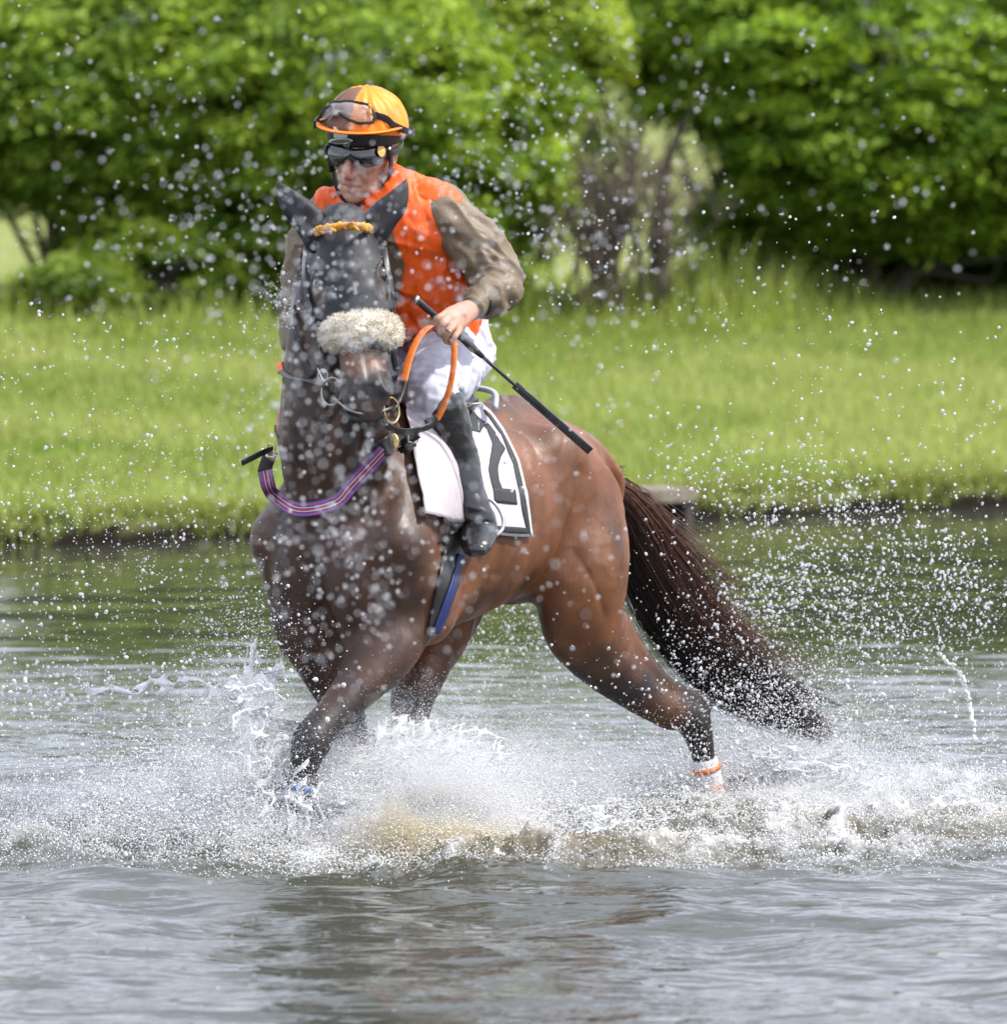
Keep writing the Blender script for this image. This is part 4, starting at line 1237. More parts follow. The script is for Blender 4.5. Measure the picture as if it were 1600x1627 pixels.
# border: along the curved edge and along the hem
drape('border', inset(edge_o, np.linspace(8, 14, 24)), inset(edge_o, 3.5), 40, 4, .014, GREYBLACK, cloth, wr=.012, th=.002, lift=.007)
drape('hem_border', [(748, 833), (748, 843)], [(829, 838), (837, 848)], 4, 24, .014, GREYBLACK, cloth, wr=.012, th=.002, lift=.0075)
# the digit: hook, slanting stroke and foot
drape('digit', [(735, 658), (737, 688)], [(752, 661), (757, 693)], 8, 8, .014, GREYBLACK, cloth, wr=.012, th=.002, lift=.007)
drape('digit', [(752, 663), (756, 680)], [(768, 676), (757, 693)], 8, 8, .014, GREYBLACK, cloth, wr=.012, th=.002, lift=.0075)
drape('digit', [(763, 681), (773, 697), (778, 710), (776, 722), (772, 738), (771, 748), (774, 766), (781, 789)], [(772, 677), (784, 693), (790, 706), (799, 717), (791, 732), (786, 748), (788, 766), (797, 789)], 26, 6, .014, GREYBLACK, cloth, wr=.012, th=.002, lift=.007)
drape('digit', [(778, 777), (781, 799)], [(812, 780), (815, 803)], 6, 10, .014, GREYBLACK, cloth, wr=.012, th=.002, lift=.0075)
# front panel hanging over the shoulder
PINKWHITE = simple('satin_cloth', (.46, .405, .43), rough=.5, spec=.4, var=.10, scale=14, bump=.25, bscale=60)
flap = drape('front_panel', [(630, 640), (640, 680), (650, 730), (660, 790), (664, 822)], [(668, 660), (694, 690), (715, 725), (731, 780), (738, 830)], 26, 18, .030, PINKWHITE, cloth, wr=.028, th=.004, smooth_it=8)
# saddle
saddle = empty('saddle', h(.12, 0, 1.32), 'small black racing saddle under the rider', 'saddle')
g = Field((-.36, -.33, -.30), (.36, .33, .24), .011, h(.08, 0, 1.30), [HF, HL, HZ])
g.tube([(h(.0, 0, 1.37), .10, .03), (h(.1, 0, 1.35), .11, .035), (h(.22, 0, 1.37), .09, .035), (h(.34, 0, 1.43), .06, .03)], k=.03, side=[HL])
for s in (1, -1): g.tube([(h(.24, s * .10, 1.37), .09, .02), (h(.32, s * .20, 1.30), .07, .018), (h(.35, s * .24, 1.26), .04, .016)], k=.03, side=[HF])
v, f = g.surface(3)
child(mesh_obj('seat', v, f, LEATHER), saddle)
cant = [h(-.16, s * .10, 1.40) + HZ * 0 for s in (1,)]
tube_obj('cantle_rim', [h(-.03, .14, 1.34), h(-.085, .10, 1.39), h(-.10, 0, 1.405), h(-.085, -.10, 1.39), h(-.03, -.14, 1.34)], .010, simple('pale_rubber_rim', (.42, .43, .5), .4), saddle, sub=5)
BLUE = simple('blue_elastic', (.007, .018, .10), rough=.6, var=.2, scale=40, bump=.3, bscale=300)
drape('girth', [(712, 800), (702, 870), (690, 935), (676, 1006)], [(745, 800), (733, 880), (716, 945), (690, 1004)], 26, 8, .010, LEATHER, saddle, th=.006)
drape('girth_elastic', [(722, 880), (710, 925), (694, 970), (681, 1003)], [(731, 884), (717, 940), (703, 980), (691, 1003)], 22, 6, .016, BLUE, saddle, th=.004)

# ---- leg wraps
WRAP = simple('white_bandage', (.74, .72, .72), rough=.85, var=.10, scale=60, bump=.6, bscale=160)
band = empty('leg_bandage', P(1124, 1238, 1.41), 'white and orange bandage round the trailing hind leg', 'bandage')
cb = [P(1118, 1206, 1.405), P(1121, 1222, 1.41), P(1124, 1240, 1.42), P(1127, 1258, 1.43)]
tube_obj('wrap', cb, np.array([.046, .050, .052, .053]), WRAP, band, seg=20, sub=4)
tube_obj('orange_tape', [P(1120, 1216, 1.408), P(1122, 1224, 1.412)], np.array([.0525, .0525]), simple('orange_tape', (.75, .20, .04), .6), band, seg=20)
tube_obj('orange_tape', [P(1125, 1243, 1.42), P(1126.5, 1252, 1.426)], np.array([.0550, .0555]), simple('orange_tape_low', (.75, .20, .04), .6), band, seg=20)
boot_ = empty('leg_boot', P(476, 1255, -.23), 'black leg boot with blue straps on the leading foreleg', 'leg boot')
tube_obj('boot_shell', [P(481, 1226, -.232), P(478, 1245, -.232), P(474, 1270, -.236), P(470, 1292, -.242)], np.array([.049, .050, .050, .054]), LEATHER, boot_, seg=20, sub=4)
BLUES = simple('blue_boot_strap', (.02, .16, .40), rough=.5)
for yy, xx in ((1252, 477), (1284, 471)):
    tube_obj('blue_strap', [P(xx + .8, yy - 5, -.235), P(xx - .8, yy + 5, -.237)], np.array([.0525, .0535]) + (.003 if yy > 1270 else 0), BLUES, boot_, seg=20)
# ================================================================ the rider
SKIN = attr_mat('skin', rough=.5, spec=.4, var=.10, scale=50, bump=.12, bscale=200)
person = empty('person', tuple(P(700, 560, .55)), 'rider in orange and brown jersey, white breeches, black boots, goggles', 'person')
RS = nrm(np.array([.94, -.34, 0.0]))           # the rider's left
RFw = nrm(np.array([-.34, -.94, -.1]))
# ---- head frame
HC = P(578, 240, .36)
hf_ = nrm(np.array([-.40, -.88, -.27]))        # facing
hu = np.array([.06, -.12, 1.0]); hu = nrm(hu - hf_ * (hu @ hf_))
hl = np.cross(hu, hf_)                          # the head's left (image right)
if hl[0] < 0: hl = -hl
K = 1.18
def hd(f, s, u): return HC + (hf_ * f + hl * s + hu * u) * K
fr = (hf_, hl, hu)

R = Field((-.55, -.45, -.75), (.45, .55, .42), .0055, P(650, 400, .36))
# torso, pelvis (under the clothes)
R.tube([(P(690, 560, .58), .14, .10), (P(668, 500, .53), .14, .095), (P(640, 420, .47), .155, .10), (P(624, 360, .43), .16, .09), (P(612, 325, .41), .09, .07)], k=.03, side=[RS])
R.tube([(P(612, 330, .41), .066), (P(603, 296, .40), .060), (hd(-.02, 0, -.06), .062)], k=.04)
for a in ([P(700, 338, .38), P(790, 440, .32), P(752, 489, .11)], [P(525, 340, .47), P(474, 462, .42), P(470, 545, .30)]):
    R.tube([(a[0], .05), ((a[0] + a[1]) / 2, .043), (a[1], .038), ((a[1] + a[2]) / 2, .036), (a[2], .027)], k=.03)
# thighs, down to the knees
R.tube([(P(712, 556, .56), .09), (P(700, 590, .36), .08), (P(690, 622, .17), .06), (P(716, 690, .22), .05), (P(742, 780, .33), .036)], k=.03)
R.tube([(h(.06, -.12, 1.47), .09), (h(.28, -.22, 1.42), .08), (h(.47, -.31, 1.33), .06), (h(.36, -.34, 1.16), .05)], k=.03)
# head
R.ell(hd(-.012, 0, .035), (.100 * K, .080 * K, .108 * K), fr, k=.02)
R.ell(hd(.035, 0, -.045), (.062 * K, .060 * K, .075 * K), fr, k=.03)
R.ell(hd(.030, 0, -.095), (.055 * K, .052 * K, .032 * K), fr, k=.03)          # jaw
R.ell(hd(.074, 0, -.112), (.020 * K, .024 * K, .018 * K), fr, k=.02)          # chin
for s in (1, -1):
    R.ell(hd(.062, s * .042, -.018), (.026 * K, .022 * K, .018 * K), fr, k=.02)   # cheekbone
    R.ell(hd(.090, s * .013, -.042), (.011 * K, .009 * K, .009 * K), fr, k=.008)  # nostril wing
    R.ell(hd(-.012, s * .082, -.005), (.026 * K, .011 * K, .034 * K), (nrm(hf_ - s * .4 * hl), hl, hu), k=.006)  # ear
    R.ell(hd(-.006, s * .092, -.003), (.013 * K, .008 * K, .02 * K), fr, k=.006, mode='cut')
    R.tube([(hd(.088, s * .024, -.045), .006), (hd(.080, s * .034, -.072), .006)], k=.012, mode='cut')            # cheek fold
    R.ell(hd(.092, s * .030, .012), (.016 * K, .018 * K, .010 * K), fr, k=.012, mode='cut')                       # eye socket
R.tube([(hd(.090, 0, .018), .010 * K, .010 * K), (hd(.104, 0, -.012), .0115 * K), (hd(.116, 0, -.036), .0125 * K), (hd(.098, 0, -.044), .010 * K)], k=.012)   # nose
R.tube([(hd(.074, -.026, -.076), .006), (hd(.091, 0, -.070), .0085), (hd(.074, .026, -.076), .006)], k=.010)     # upper lip
R.tube([(hd(.072, -.022, -.086), .006), (hd(.088, 0, -.086), .0095), (hd(.072, .022, -.086), .006)], k=.010)     # lower lip
R.tube([(hd(.080, -.028, -.079), .0035), (hd(.098, 0, -.0775), .0035), (hd(.080, .028, -.081), .0035)], k=.005, mode='cut')   # mouth
# left hand: a fist on the rein and the whip
HK = []
W = P(752, 489, .11)
R.tube([(W, .030, .024), (P(738, 497, .06), .038, .022), (P(722, 507, .015), .044, .020), (P(714, 511, -.005), .040, .016)], k=.012, side=[nrm(P(735, 530, 0) - P(705, 495, 0))])
fing = [((708, 498), (695, 507), (690, 519), (697, 527), .0115), ((716, 506), (703, 516), (698, 529), (706, 535), .0118),
        ((724, 515), (712, 527), (708, 541), (715, 545), .0112), ((731, 524), (722, 537), (719, 546), (726, 549), .0098)]
for (m_, p_, d_, t_, r) in fing:
    R.tube([(P(*m_, -.012), r * 1.05), (P((m_[0] + p_[0]) / 2, (m_[1] + p_[1]) / 2, -.036), r), (P(*p_, -.046), r * 1.04), (P(*d_, -.034), r * .95), (P(*t_, -.004), r * .8)], k=.0035, sub=3)
R.tube([(P(735, 500, .03), .016), (P(712, 508, .012), .014), (P(692, 511, -.002), .0125), (P(676, 512, -.008), .0105)], k=.006, sub=3)     # thumb
for m_ in ((712, 507), (720, 516), (728, 526)):
    R.tube([(P(m_[0], m_[1], -.040), .002), (P(m_[0] - 12, m_[1] + 9, -.062), .003), (P(m_[0] - 18, m_[1] + 20, -.05), .003)], k=.006, mode='cut')
# right hand beyond the neck
W2 = P(470, 548, .30)
R.tube([(W2, .028, .022), (P(468, 572, .24), .04, .024), (P(468, 588, .21), .036, .02)], k=.012, side=[XV])
for j in range(4):
    x = 456 + 9 * j
    R.tube([(P(x, 586, .20), .0115), (P(x + 1, 598, .17), .011), (P(x + 2, 607, .20), .010), (P(x + 2, 600, .235), .009)], k=.0035, sub=3)
R.tube([(P(484, 570, .22), .014), (P(492, 582, .19), .012), (P(490, 594, .175), .010)], k=.006, sub=3)
rv, rf = R.surface(1)
n_ = vert_normals(rv, rf)
sc = np.tile(np.array([.44, .23, .16]), (len(rv), 1))
q = rv - HC
lip = np.clip(1 - np.linalg.norm(rv - hd(.088, 0, -.08), axis=1) / .022, 0, 1)[:, None]
sc = sc * (1 - .7 * lip) + np.array([.40, .15, .12]) * .7 * lip
nose_r = np.clip(1 - np.linalg.norm(rv - hd(.112, 0, -.035), axis=1) / .04, 0, 1)[:, None]
sc = sc * (1 - .6 * nose_r) + np.array([.50, .20, .15]) * .6 * nose_r
stub = np.clip(1 - np.linalg.norm(rv - hd(.06, 0, -.10), axis=1) / .075, 0, 1)[:, None]
sc = sc * (1 - .25 * stub) + np.array([.32, .22, .19]) * .25 * stub
sc = sc * (.9 + .2 * fbm(rv * 40, 3, 3)[:, None])
child(mesh_obj('body', rv, rf, SKIN, attrs={'col': sc}), person)
ringc = [P(709, 524, -.058), P(714, 525, -.063), P(718, 529, -.06), P(716, 533, -.045), P(710, 530, -.03)]
tube_obj('finger_ring', ringc, .0025, BRASS, person, seg=7, closed=True, sub=3)

# ---- jersey
def crease(v, n, dirv, amp, freq, seed, stretch=4.0):
    """folds running along dirv"""
    d = nrm(dirv)
    along = v @ d
    q = v * freq - np.outer(along * freq * (1 - 1 / stretch), d)
    w = vnoise(q + .6 * (fbm(v * 11, 2, seed + 5)[:, None] - .5), seed)
    r = 1 - np.abs(2 * w - 1)
    return amp * (r ** 1.5 - .4)
J = Field((-.36, -.30, -.42), (.36, .30, .30), .0062, P(650, 410, .45))
J.tube([(P(676, 548, .56), .178, .135), (P(672, 510, .53), .182, .138), (P(664, 465, .50), .185, .138), (P(634, 405, .46), .200, .14), (P(622, 355, .43), .205, .125), (P(612, 318, .41), .14, .10)], k=.02, side=[RS, RS, RS, RS, nrm(RS + .1 * HZ), RS])
J.tube([(P(560, 330, .44), .060), (P(524, 336, .47), .064)], k=.05)
J.tube([(P(660, 322, .40), .062), (P(700, 328, .38), .067)], k=.05)
J.tube([(P(612, 318, .41), .085, .08), (P(606, 300, .40), .072, .068)], k=.03, side=[RS])      # collar
J.half(P(660, 540, .5), nrm(np.array([-.1, -.15, -1.0])), k=.01)
J.ell(P(603, 290, .38), (.062, .062, .05), k=.015, mode='cut')
v, f = J.surface(2); n_ = vert_normals(v, f)
dv = crease(v, n_, [.4, 0, 1.0], .014, 15, 3) + crease(v, n_, [1.0, 0, -.5], .015, 19, 8) + crease(v, n_, [-.3, 0, 1.0], .010, 34, 21)
v = v + n_ * dv[:, None]
px = np.array([proj(p) for p in v])
ORANGE_C, BROWN_C = np.array([.80, .105, .008]), np.array([.115, .085, .055])
rel = v - P(600, 430, .35)
lat = rel @ RS; zz = v[:, 2]
# brown lozenge on the breast, from below the collarbone to the waist
loz = np.maximum(np.abs(lat + .03) / .112, np.abs(zz - 1.815) / .135) * .55 + .45 * (np.abs(lat + .03) / .16 + np.abs(zz - 1.815) / .22)
br = np.clip((1.0 - loz) / .04, 0, 1) * (n_ @ RFw > -.1)
jc = ORANGE_C * (1 - br[:, None]) + BROWN_C * br[:, None]
JERS = attr_mat('jersey_satin', rough=.5, spec=.35, var=.12, scale=20, bump=.8, bscale=38, sheen=0, bdist=.006, stretch=(1, 1, .6))
child(mesh_obj('jersey', v, f, JERS, attrs={'col': jc}), person)
SLEEVE = simple('brown_satin', (.155, .116, .074), rough=.5, spec=.35, var=.18, scale=16, bump=.7, bscale=42)
def sleeve(nodes, seed, cuffp):
    c = nodes[len(nodes) // 2][0]
    G = Field((-.34, -.34, -.34), (.34, .34, .34), .0062, c)
    G.tube(nodes, k=.02, sub=5)
    v, f = G.surface(2); n_ = vert_normals(v, f)
    a, b_, c_ = nodes[0][0], nodes[2][0], nodes[-1][0]
    dv = crease(v, n_, nrm(b_ - a) + np.array([.5, 0, .3]), .021, 17, seed) + crease(v, n_, np.cross(nrm(c_ - b_), [0, 1.0, 0]), .020, 24, seed + 3) + crease(v, n_, nrm(b_ - a), .010, 40, seed + 6)
    w = np.clip(np.linalg.norm(v - cuffp, axis=1) / .12, .25, 1) * np.clip(np.linalg.norm(v - a, axis=1) / .10, .2, 1)
    v = v + n_ * (dv * w)[:, None]
    return child(mesh_obj('sleeve', v, f, SLEEVE), person)
sleeve([(P(704, 336, .38), .074), (P(742, 378, .35), .074), (P(782, 428, .33), .076), (P(790, 458, .27), .066), (P(772, 474, .20), .054), (P(757, 485, .13), .040)], 3, P(752, 489, .11))
sleeve([(P(524, 345, .47), .072), (P(500, 390, .46), .07), (P(484, 440, .45), .068), (P(478, 480, .42), .064), (P(474, 515, .36), .056), (P(470, 545, .31), .042)], 13, P(470, 545, .3))
tube_obj('wrist_strap', [P(765, 479, .165), P(759, 484, .14)], np.array([.050, .047]), LEATHER, person, seg=18, sub=3)
tube_obj('cuff', [P(756, 486, .125), P(750, 491, .10)], np.array([.041, .039]), SLEEVE, person, seg=18, sub=3)
# shoulder piece of the jersey over the left sleeve
G = Field((-.2, -.2, -.15), (.2, .2, .15), .006, P(690, 315, .39))
G.tube([(P(640, 314, .41), .070, .06), (P(688, 326, .385), .078, .074), (P(724, 356, .365), .079, .079)], k=.02)
G.half(P(729, 330, .37), nrm(np.array([.85, -.1, -.45])), k=.004)
G.half(P(694, 324, .33), nrm(np.array([-.25, -.2, -1.0])), k=.004)
v, f = G.surface(2); n_ = vert_normals(v, f)
v = v + n_ * (crease(v, n_, [1, 0, -.4], .008, 20, 5) + crease(v, n_, [1, 0, .4], .005, 45, 6))[:, None]
child(mesh_obj('shoulder_piece', v, f, JERS, attrs={'col': np.tile(ORANGE_C, (len(v), 1))}), person)
# ---- breeches
BREECH = simple('white_breeches', (.52, .52, .60), rough=.7, spec=.3, var=.05, scale=20, bump=.3, bscale=60)
G = Field((-.36, -.46, -.30), (.30, .36, .22), .0072, P(700, 580, .40))
G.tube([(P(700, 535, .58), .165, .12), (P(706, 566, .60), .16, .13)], k=.03, side=[RS])
G.tube([(P(716, 556, .56), .116), (P(704, 584, .40), .118), (P(690, 608, .25), .110), (P(685, 628, .17), .090), (P(700, 662, .18), .066)], k=.03, sub=5)
G.tube([(h(.06, -.10, 1.47), .108), (h(.28, -.20, 1.43), .10), (h(.46, -.30, 1.34), .085), (h(.42, -.32, 1.24), .066)], k=.03)
v, f = G.surface(2); n_ = vert_normals(v, f)
kn = P(687, 625, .17)
fold = crease(v, n_, [1, -.3, .5], .013, 16, 2) + crease(v, n_, [.3, .1, 1.0], .010, 30, 7) + crease(v, n_, [1, 0, -.1], .007, 40, 9)
v = v + n_ * fold[:, None]
child(mesh_obj('breeches', v, f, BREECH), person)
# ---- boots
BOOT = simple('boot_leather', (.012, .012, .013), rough=.26, spec=.6, var=.35, scale=30, bump=.4, bscale=50, coat=.25)
def boot(nodes, foot, seed):
    G = Field((-.25, -.30, -.32), (.25, .30, .25), .006, nodes[2][0])
    G.tube(nodes, k=.012, sub=5)
    G.tube(foot, k=.03, sub=5, side=[XV])
    v, f = G.surface(2); n_ = vert_normals(v, f)
    v = v + n_ * ((crease(v, n_, [1, 0, .2], .014, 16, seed) + crease(v, n_, [1, 0, -.3], .008, 34, seed + 5)) * np.clip(1 - np.linalg.norm(v - foot[0][0], axis=1) / .16, .35, 1))[:, None]
    return child(mesh_obj('boot', v, f, BOOT), person)
def beside(px, py, off, Ymax):
    p = on_horse(px, py, off, Ymax)[0]
    return P(px, py, min(p[1], Ymax))
boot([(P(699, 645, .16), .080), (beside(712, 685, .085, .19), .075), (beside(727, 728, .08, .22), .066), (beside(739, 765, .075, .25), .056), (beside(748, 798, .07, .28), .050)],
     [(beside(752, 808, .07, .29), .052, .050), (beside(759, 824, .08, .24), .056, .050), (beside(761, 843, .09, .17), .060, .042), (beside(757, 864, .10, .09), .054, .033), (beside(754, 872, .10, .06), .038, .024)], 4)
boot([(h(.42, -.33, 1.28), .08), (h(.36, -.345, 1.16), .072), (h(.30, -.35, 1.04), .06), (h(.26, -.35, .94), .048)],
     [(h(.26, -.35, .92), .046, .044), (h(.34, -.36, .87), .05, .042), (h(.44, -.37, .83), .045, .028)], 9)
tube_obj('boot_top', [P(690, 640, .155), P(698, 652, .175)], np.array([.086, .084]), BOOT, person, seg=24, sub=3)

# ---- stirrup
st = empty('stirrup', tuple(P(775, 830, .25)), 'steel stirrup iron round the rider\'s boot', 'stirrup')
tube_obj('iron', [P(737, 812, .20), P(738, 799, .22), P(750, 790, .24), P(768, 789, .26), P(786, 800, .27), P(798, 820, .27), P(799, 838, .26), P(790, 849, .24), P(770, 858, .23), P(748, 848, .20)], .0062, METAL, st, seg=10, sub=5, closed=True)
tube_obj('stirrup_strap', [P(748, 795, .245), P(742, 770, .25), P(733, 735, .22), P(722, 700, .18)], np.tile([.011, .003], (4, 1)), LEATHER, st, side=[1.0, .2, 0], prof=STRAP, sub=4)

# ---- helmet
helmet = empty('riding_helmet', tuple(hd(0, 0, .10)), 'black riding helmet under an orange and brown silk cover', 'helmet')
hc = hd(-.012, 0, .060)
HR = (.144, .129, .138)
SHELL = simple('helmet_black', (.013, .013, .014), rough=.5, spec=.4, var=.3, scale=60, bump=.2, bscale=400)
G = Field((-.24, -.24, -.2), (.24, .24, .2), .005, hc)
G.ell(hc, np.array(HR) * .965, fr, k=.01)
G.half(hd(0, 0, .028), nrm(-hu + .10 * hf_), k=.008)
v, f = G.surface(2)
child(mesh_obj('shell', v, f, SHELL), helmet)
SHBVH = BVHTree.FromPolygons([tuple(p) for p in v], [tuple(q) for q in f])
G = Field((-.24, -.24, -.2), (.24, .24, .2), .005, hc)
G.ell(hc, HR, fr, k=.01)
G.ell(hc - hf_ * .02 - hu * .02, np.array(HR) * np.array([1.0, .99, .98]), fr, k=.03)
G.half(hd(0, 0, .052), nrm(-hu + .26 * hf_), k=.006)
v, f = G.surface(2); n_ = vert_normals(v, f)
rel = v - hc
top = hc + hu * HR[2]
rad = v - top
az = np.arctan2(rad @ hl, rad @ hf_)
dv = .0045 * np.sin(az * 13 + 5 * fbm(v * 12, 2, 3)) * np.clip(1 - np.abs((rel @ hu) - .08) / .09, 0, 1) + .004 * (fbm(v * 26, 3, 6) - .5)
v = v + n_ * dv[:, None]
# quartered cover: brown front-right and back-left panels, orange elsewhere
az2 = np.degrees(np.arctan2(rel @ hl, rel @ hf_))
br = ((az2 > -85) & (az2 < 4) & ((rel @ hu) > .0)) | (az2 > 150)
cc = np.where(br[:, None], np.array([.17, .085, .05]), np.array([.82, .25, .018]))
COVER = attr_mat('silk_cover', rough=.45, spec=.35, var=.10, scale=20, bump=.3, bscale=60)
child(mesh_obj('silk_cover', v, f, COVER, attrs={'col': cc}), helmet)
CVBVH = BVHTree.FromPolygons([tuple(p) for p in v], [tuple(q) for q in f])
# peak: orange rim running round the front
t = np.radians(np.linspace(-100, 88, 40))
rim = []
for a in t:
    ext = .012 + .016 * max(0, math.cos(a)) ** 1.0
    p = hc + hf_ * ((HR[0] + ext) * math.cos(a)) + hl * ((HR[1] + ext * .5) * math.sin(a))
    up_ = .020 - .035 * max(0, -math.cos(a)) + .012 * math.cos(a)
    rim.append(p + hu * up_)
rim = np.array(rim)
OCL = simple('orange_silk', (.80, .19, .012), rough=.5, var=.12, scale=30, bump=.3, bscale=120)
tube_obj('peak', rim, np.stack([.010 + .008 * np.clip(np.cos(t), 0, 1), np.full(40, .005)], 1), OCL, helmet, side=np.array([hc - p for p in rim]) , seg=12)
def hit(bvh, px, py, off):
    d = Vector(ray(px, py)).normalized()
    r = bvh.ray_cast(Vector(CAM), d)
    if r[0] is None: return None
    n = r[1].normalized(); n = -n if n.dot(d) > 0 else n
    return np.array(r[0] + n * off), np.array(n)
def surf_patch(name, bvh, poly, off, mat, parent, th=.003, n=10):
    """flat piece following a curved shell: fan of a pixel outline"""
    poly = np.asarray(poly, float); c = poly.mean(0)
    V, F = [], []
    rings = np.linspace(0, 1, n)[1:]
    r0 = hit(bvh, *c, off)
    if r0 is None: return None
    V.append(r0[0]); m_ = len(poly)
    for r in rings:
        for q in poly:
            x = hit(bvh, *(c + (q - c) * r), off)
            V.append(x[0] if x is not None else V[-1])
    for j in range(m_): F.append((0, 1 + (j + 1) % m_, 1 + j))
    for i in range(len(rings) - 1):
        for j in range(m_):
            k = (j + 1) % m_
            F.append((1 + i * m_ + j, 1 + i * m_ + k, 1 + (i + 1) * m_ + k, 1 + (i + 1) * m_ + j))
    o = mesh_obj(name, np.array(V), F, mat)
    so = o.modifiers.new('thickness', 'SOLIDIFY'); so.thickness = th; so.offset = 0
    return child(o, parent)
def oval(cx, cy, rx, ry, n=28, rot=0.0):
    t = np.linspace(0, 2 * np.pi, n, endpoint=False)
    x, y = rx * np.cos(t), ry * np.sin(t)
    c, s = math.cos(rot), math.sin(rot)
    return np.stack([cx + x * c - y * s, cy + x * s + y * c], 1)
surf_patch('white_stripe', SHBVH, [(531, 202), (552, 202), (552.5, 210), (553, 219), (542, 219.5), (532, 219), (531.5, 210)], .003, simple('white_tape', (.62, .62, .6), .5), helmet)
surf_patch('maker_badge', SHBVH, oval(543, 224, 18, 4.4, rot=-.02), .005, METAL, helmet)
surf_patch('badge_panel', SHBVH, oval(543, 224, 14, 2.4, rot=-.02), .0085, simple('badge_grey', (.10, .10, .09), .4), helmet, th=.002)
# chin harness
tube_obj('chin_strap', [hd(.02, .088, .03), hd(.012, .086, -.03), hd(.028, .078, -.075), hd(.052, .050, -.120), hd(.070, 0, -.137), hd(.052, -.050, -.120), hd(.028, -.078, -.075), hd(.012, -.086, -.03), hd(.02, -.088, .03)],
         np.tile([.011, .003], (9, 1)), BLACK_FABRIC, helmet, prof=STRAP, side=[hf_ * .7 + hu * .2] * 9, sub=6)
tube_obj('ear_pad', [hd(.01, -.085, .03), hd(.02, -.09, -.02), hd(.02, -.086, -.06)], np.tile([.022, .010], (3, 1)), BLACK_FABRIC, helmet, side=[hf_] * 3, sub=4)
tube_obj('buckle', [hd(.03, .092, .028), hd(.036, .090, .015)], .007, METAL, helmet, seg=8)

# ---- goggles
def goggles(name, label, bvh_pt, lens_poly, strap_pts, lens_mat, frame_mat, logo, off):
    e = empty(name, tuple(bvh_pt(*np.mean(lens_poly, 0), off)), label, 'goggles')
    lp = resample(np.vstack([lens_poly, lens_poly[:1]]), 49)[:-1]
    pts = np.array([bvh_pt(x, y, off) for x, y in lp])
    tube_obj('frame', pts, .0052, frame_mat, e, seg=8, closed=True)
    c = lp.mean(0)
    V, F = [bvh_pt(*c, off + .010)], []
    rs = [.25, .5, .75, .97]
    for r in rs:
        for q in lp: V.append(bvh_pt(*(c + (q - c) * r), off + .010 * (1 - r ** 3)))
    m_ = len(lp)
    for j in range(m_): F.append((0, 1 + (j + 1) % m_, 1 + j))
    for i in range(3):
        for j in range(m_):
            k = (j + 1) % m_
            F.append((1 + i * m_ + j, 1 + i * m_ + k, 1 + (i + 1) * m_ + k, 1 + (i + 1) * m_ + j))
    child(mesh_obj('lens', np.array(V), F, lens_mat), e)
    if strap_pts is not None:
        tube_obj('strap', strap_pts, np.tile([.011, .0028], (len(strap_pts), 1)), frame_mat, e, prof=STRAP, side=[hu] * len(strap_pts), sub=6)
    cx, cy, rr = logo
    V, F = [], []
    o_ = oval(cx, cy, rr, rr * 1.25, 24)
    V = [bvh_pt(cx, cy, off + .014)] + [bvh_pt(*q, off + .0135) for q in o_]
    F = [(0, 1 + (j + 1) % 24, 1 + j) for j in range(24)]
    d_ = child(mesh_obj('round_emblem', np.array(V), F, simple(name + '_emblem', (.60, .36, .08), .4), smooth=False), e)
    so = d_.modifiers.new('thickness', 'SOLIDIFY'); so.thickness = .003
    tube_obj('emblem_rim', V[1:], .0016, simple(name + '_emblem_rim', (.16, .09, .02), .4), e, seg=6, closed=True)
    return e
def cover_pt(x, y, off):
    r = hit(CVBVH, x, y, off)
    if r is None:
        r = hit(CVBVH, min(max(x, 516), 630), y, off)
        if r is None: return P(x, y, .25)
        return r[0] + XV * ((x - min(max(x, 516), 630)) / 490)
    return r[0]
m, nt, b = mat_new('clear_lens')
b.inputs['Base Color'].default_value = (.55, .52, .5, 1); b.inputs['Roughness'].default_value = .05
b.inputs['Alpha'].default_value = .30; b.inputs['Specular IOR Level'].default_value = .8
CLEAR = m
lens1 = np.array([(512, 194), (509, 184), (515, 172), (530, 166), (556, 165), (578, 168), (592, 176), (597, 188), (590, 196), (572, 197), (556, 193), (546, 184), (538, 178), (531, 185), (522, 194)], float)
st1 = [cover_pt(596, 184, .012), cover_pt(610, 190, .008), cover_pt(624, 200, .008), hd(-.03, .134, .055), hd(-.09, .10, .045), hd(-.135, 0, .04), hd(-.09, -.11, .05), hd(0, -.135, .075), hd(.07, -.115, .08)]
goggles('spare_goggles', 'clear goggles pushed up on the orange helmet cover', cover_pt, lens1, st1, CLEAR, BLACK_FABRIC, (587, 180, 6), .012)
PBVH = BVHTree.FromPolygons([tuple(p) for p in rv], [tuple(q) for q in rf])
gc = hd(.02, 0, .002)
G = Field((-.18, -.18, -.12), (.18, .18, .12), .004, gc)
G.ell(gc, (.105, .100, .060), fr, k=.01)
v, f = G.surface(2)
GBVH = BVHTree.FromPolygons([tuple(p) for p in v], [tuple(q) for q in f])
def face_pt(x, y, off):
    r = hit(GBVH, x, y, off)
    if r is None: return P(x, y, .30)
    return r[0]
DARKLENS = simple('smoke_lens', (.006, .006, .007), rough=.08, spec=.7, coat=.6)
lens2 = np.array([(519, 252), (516, 240), (519, 231), (535, 231), (560, 229), (585, 229), (606, 229), (611, 238), (609, 250), (598, 259), (582, 263), (568, 259), (558, 251), (550, 250), (543, 257), (533, 262), (524, 260)], float)
st2 = [face_pt(608, 239, .002), hd(.03, .098, .012), hd(-.04, .095, .01), hd(-.11, .06, .01), hd(-.12, 0, .01), hd(-.11, -.06, .01), hd(-.04, -.095, .01), hd(.04, -.095, .008), face_pt(521, 242, .002)]
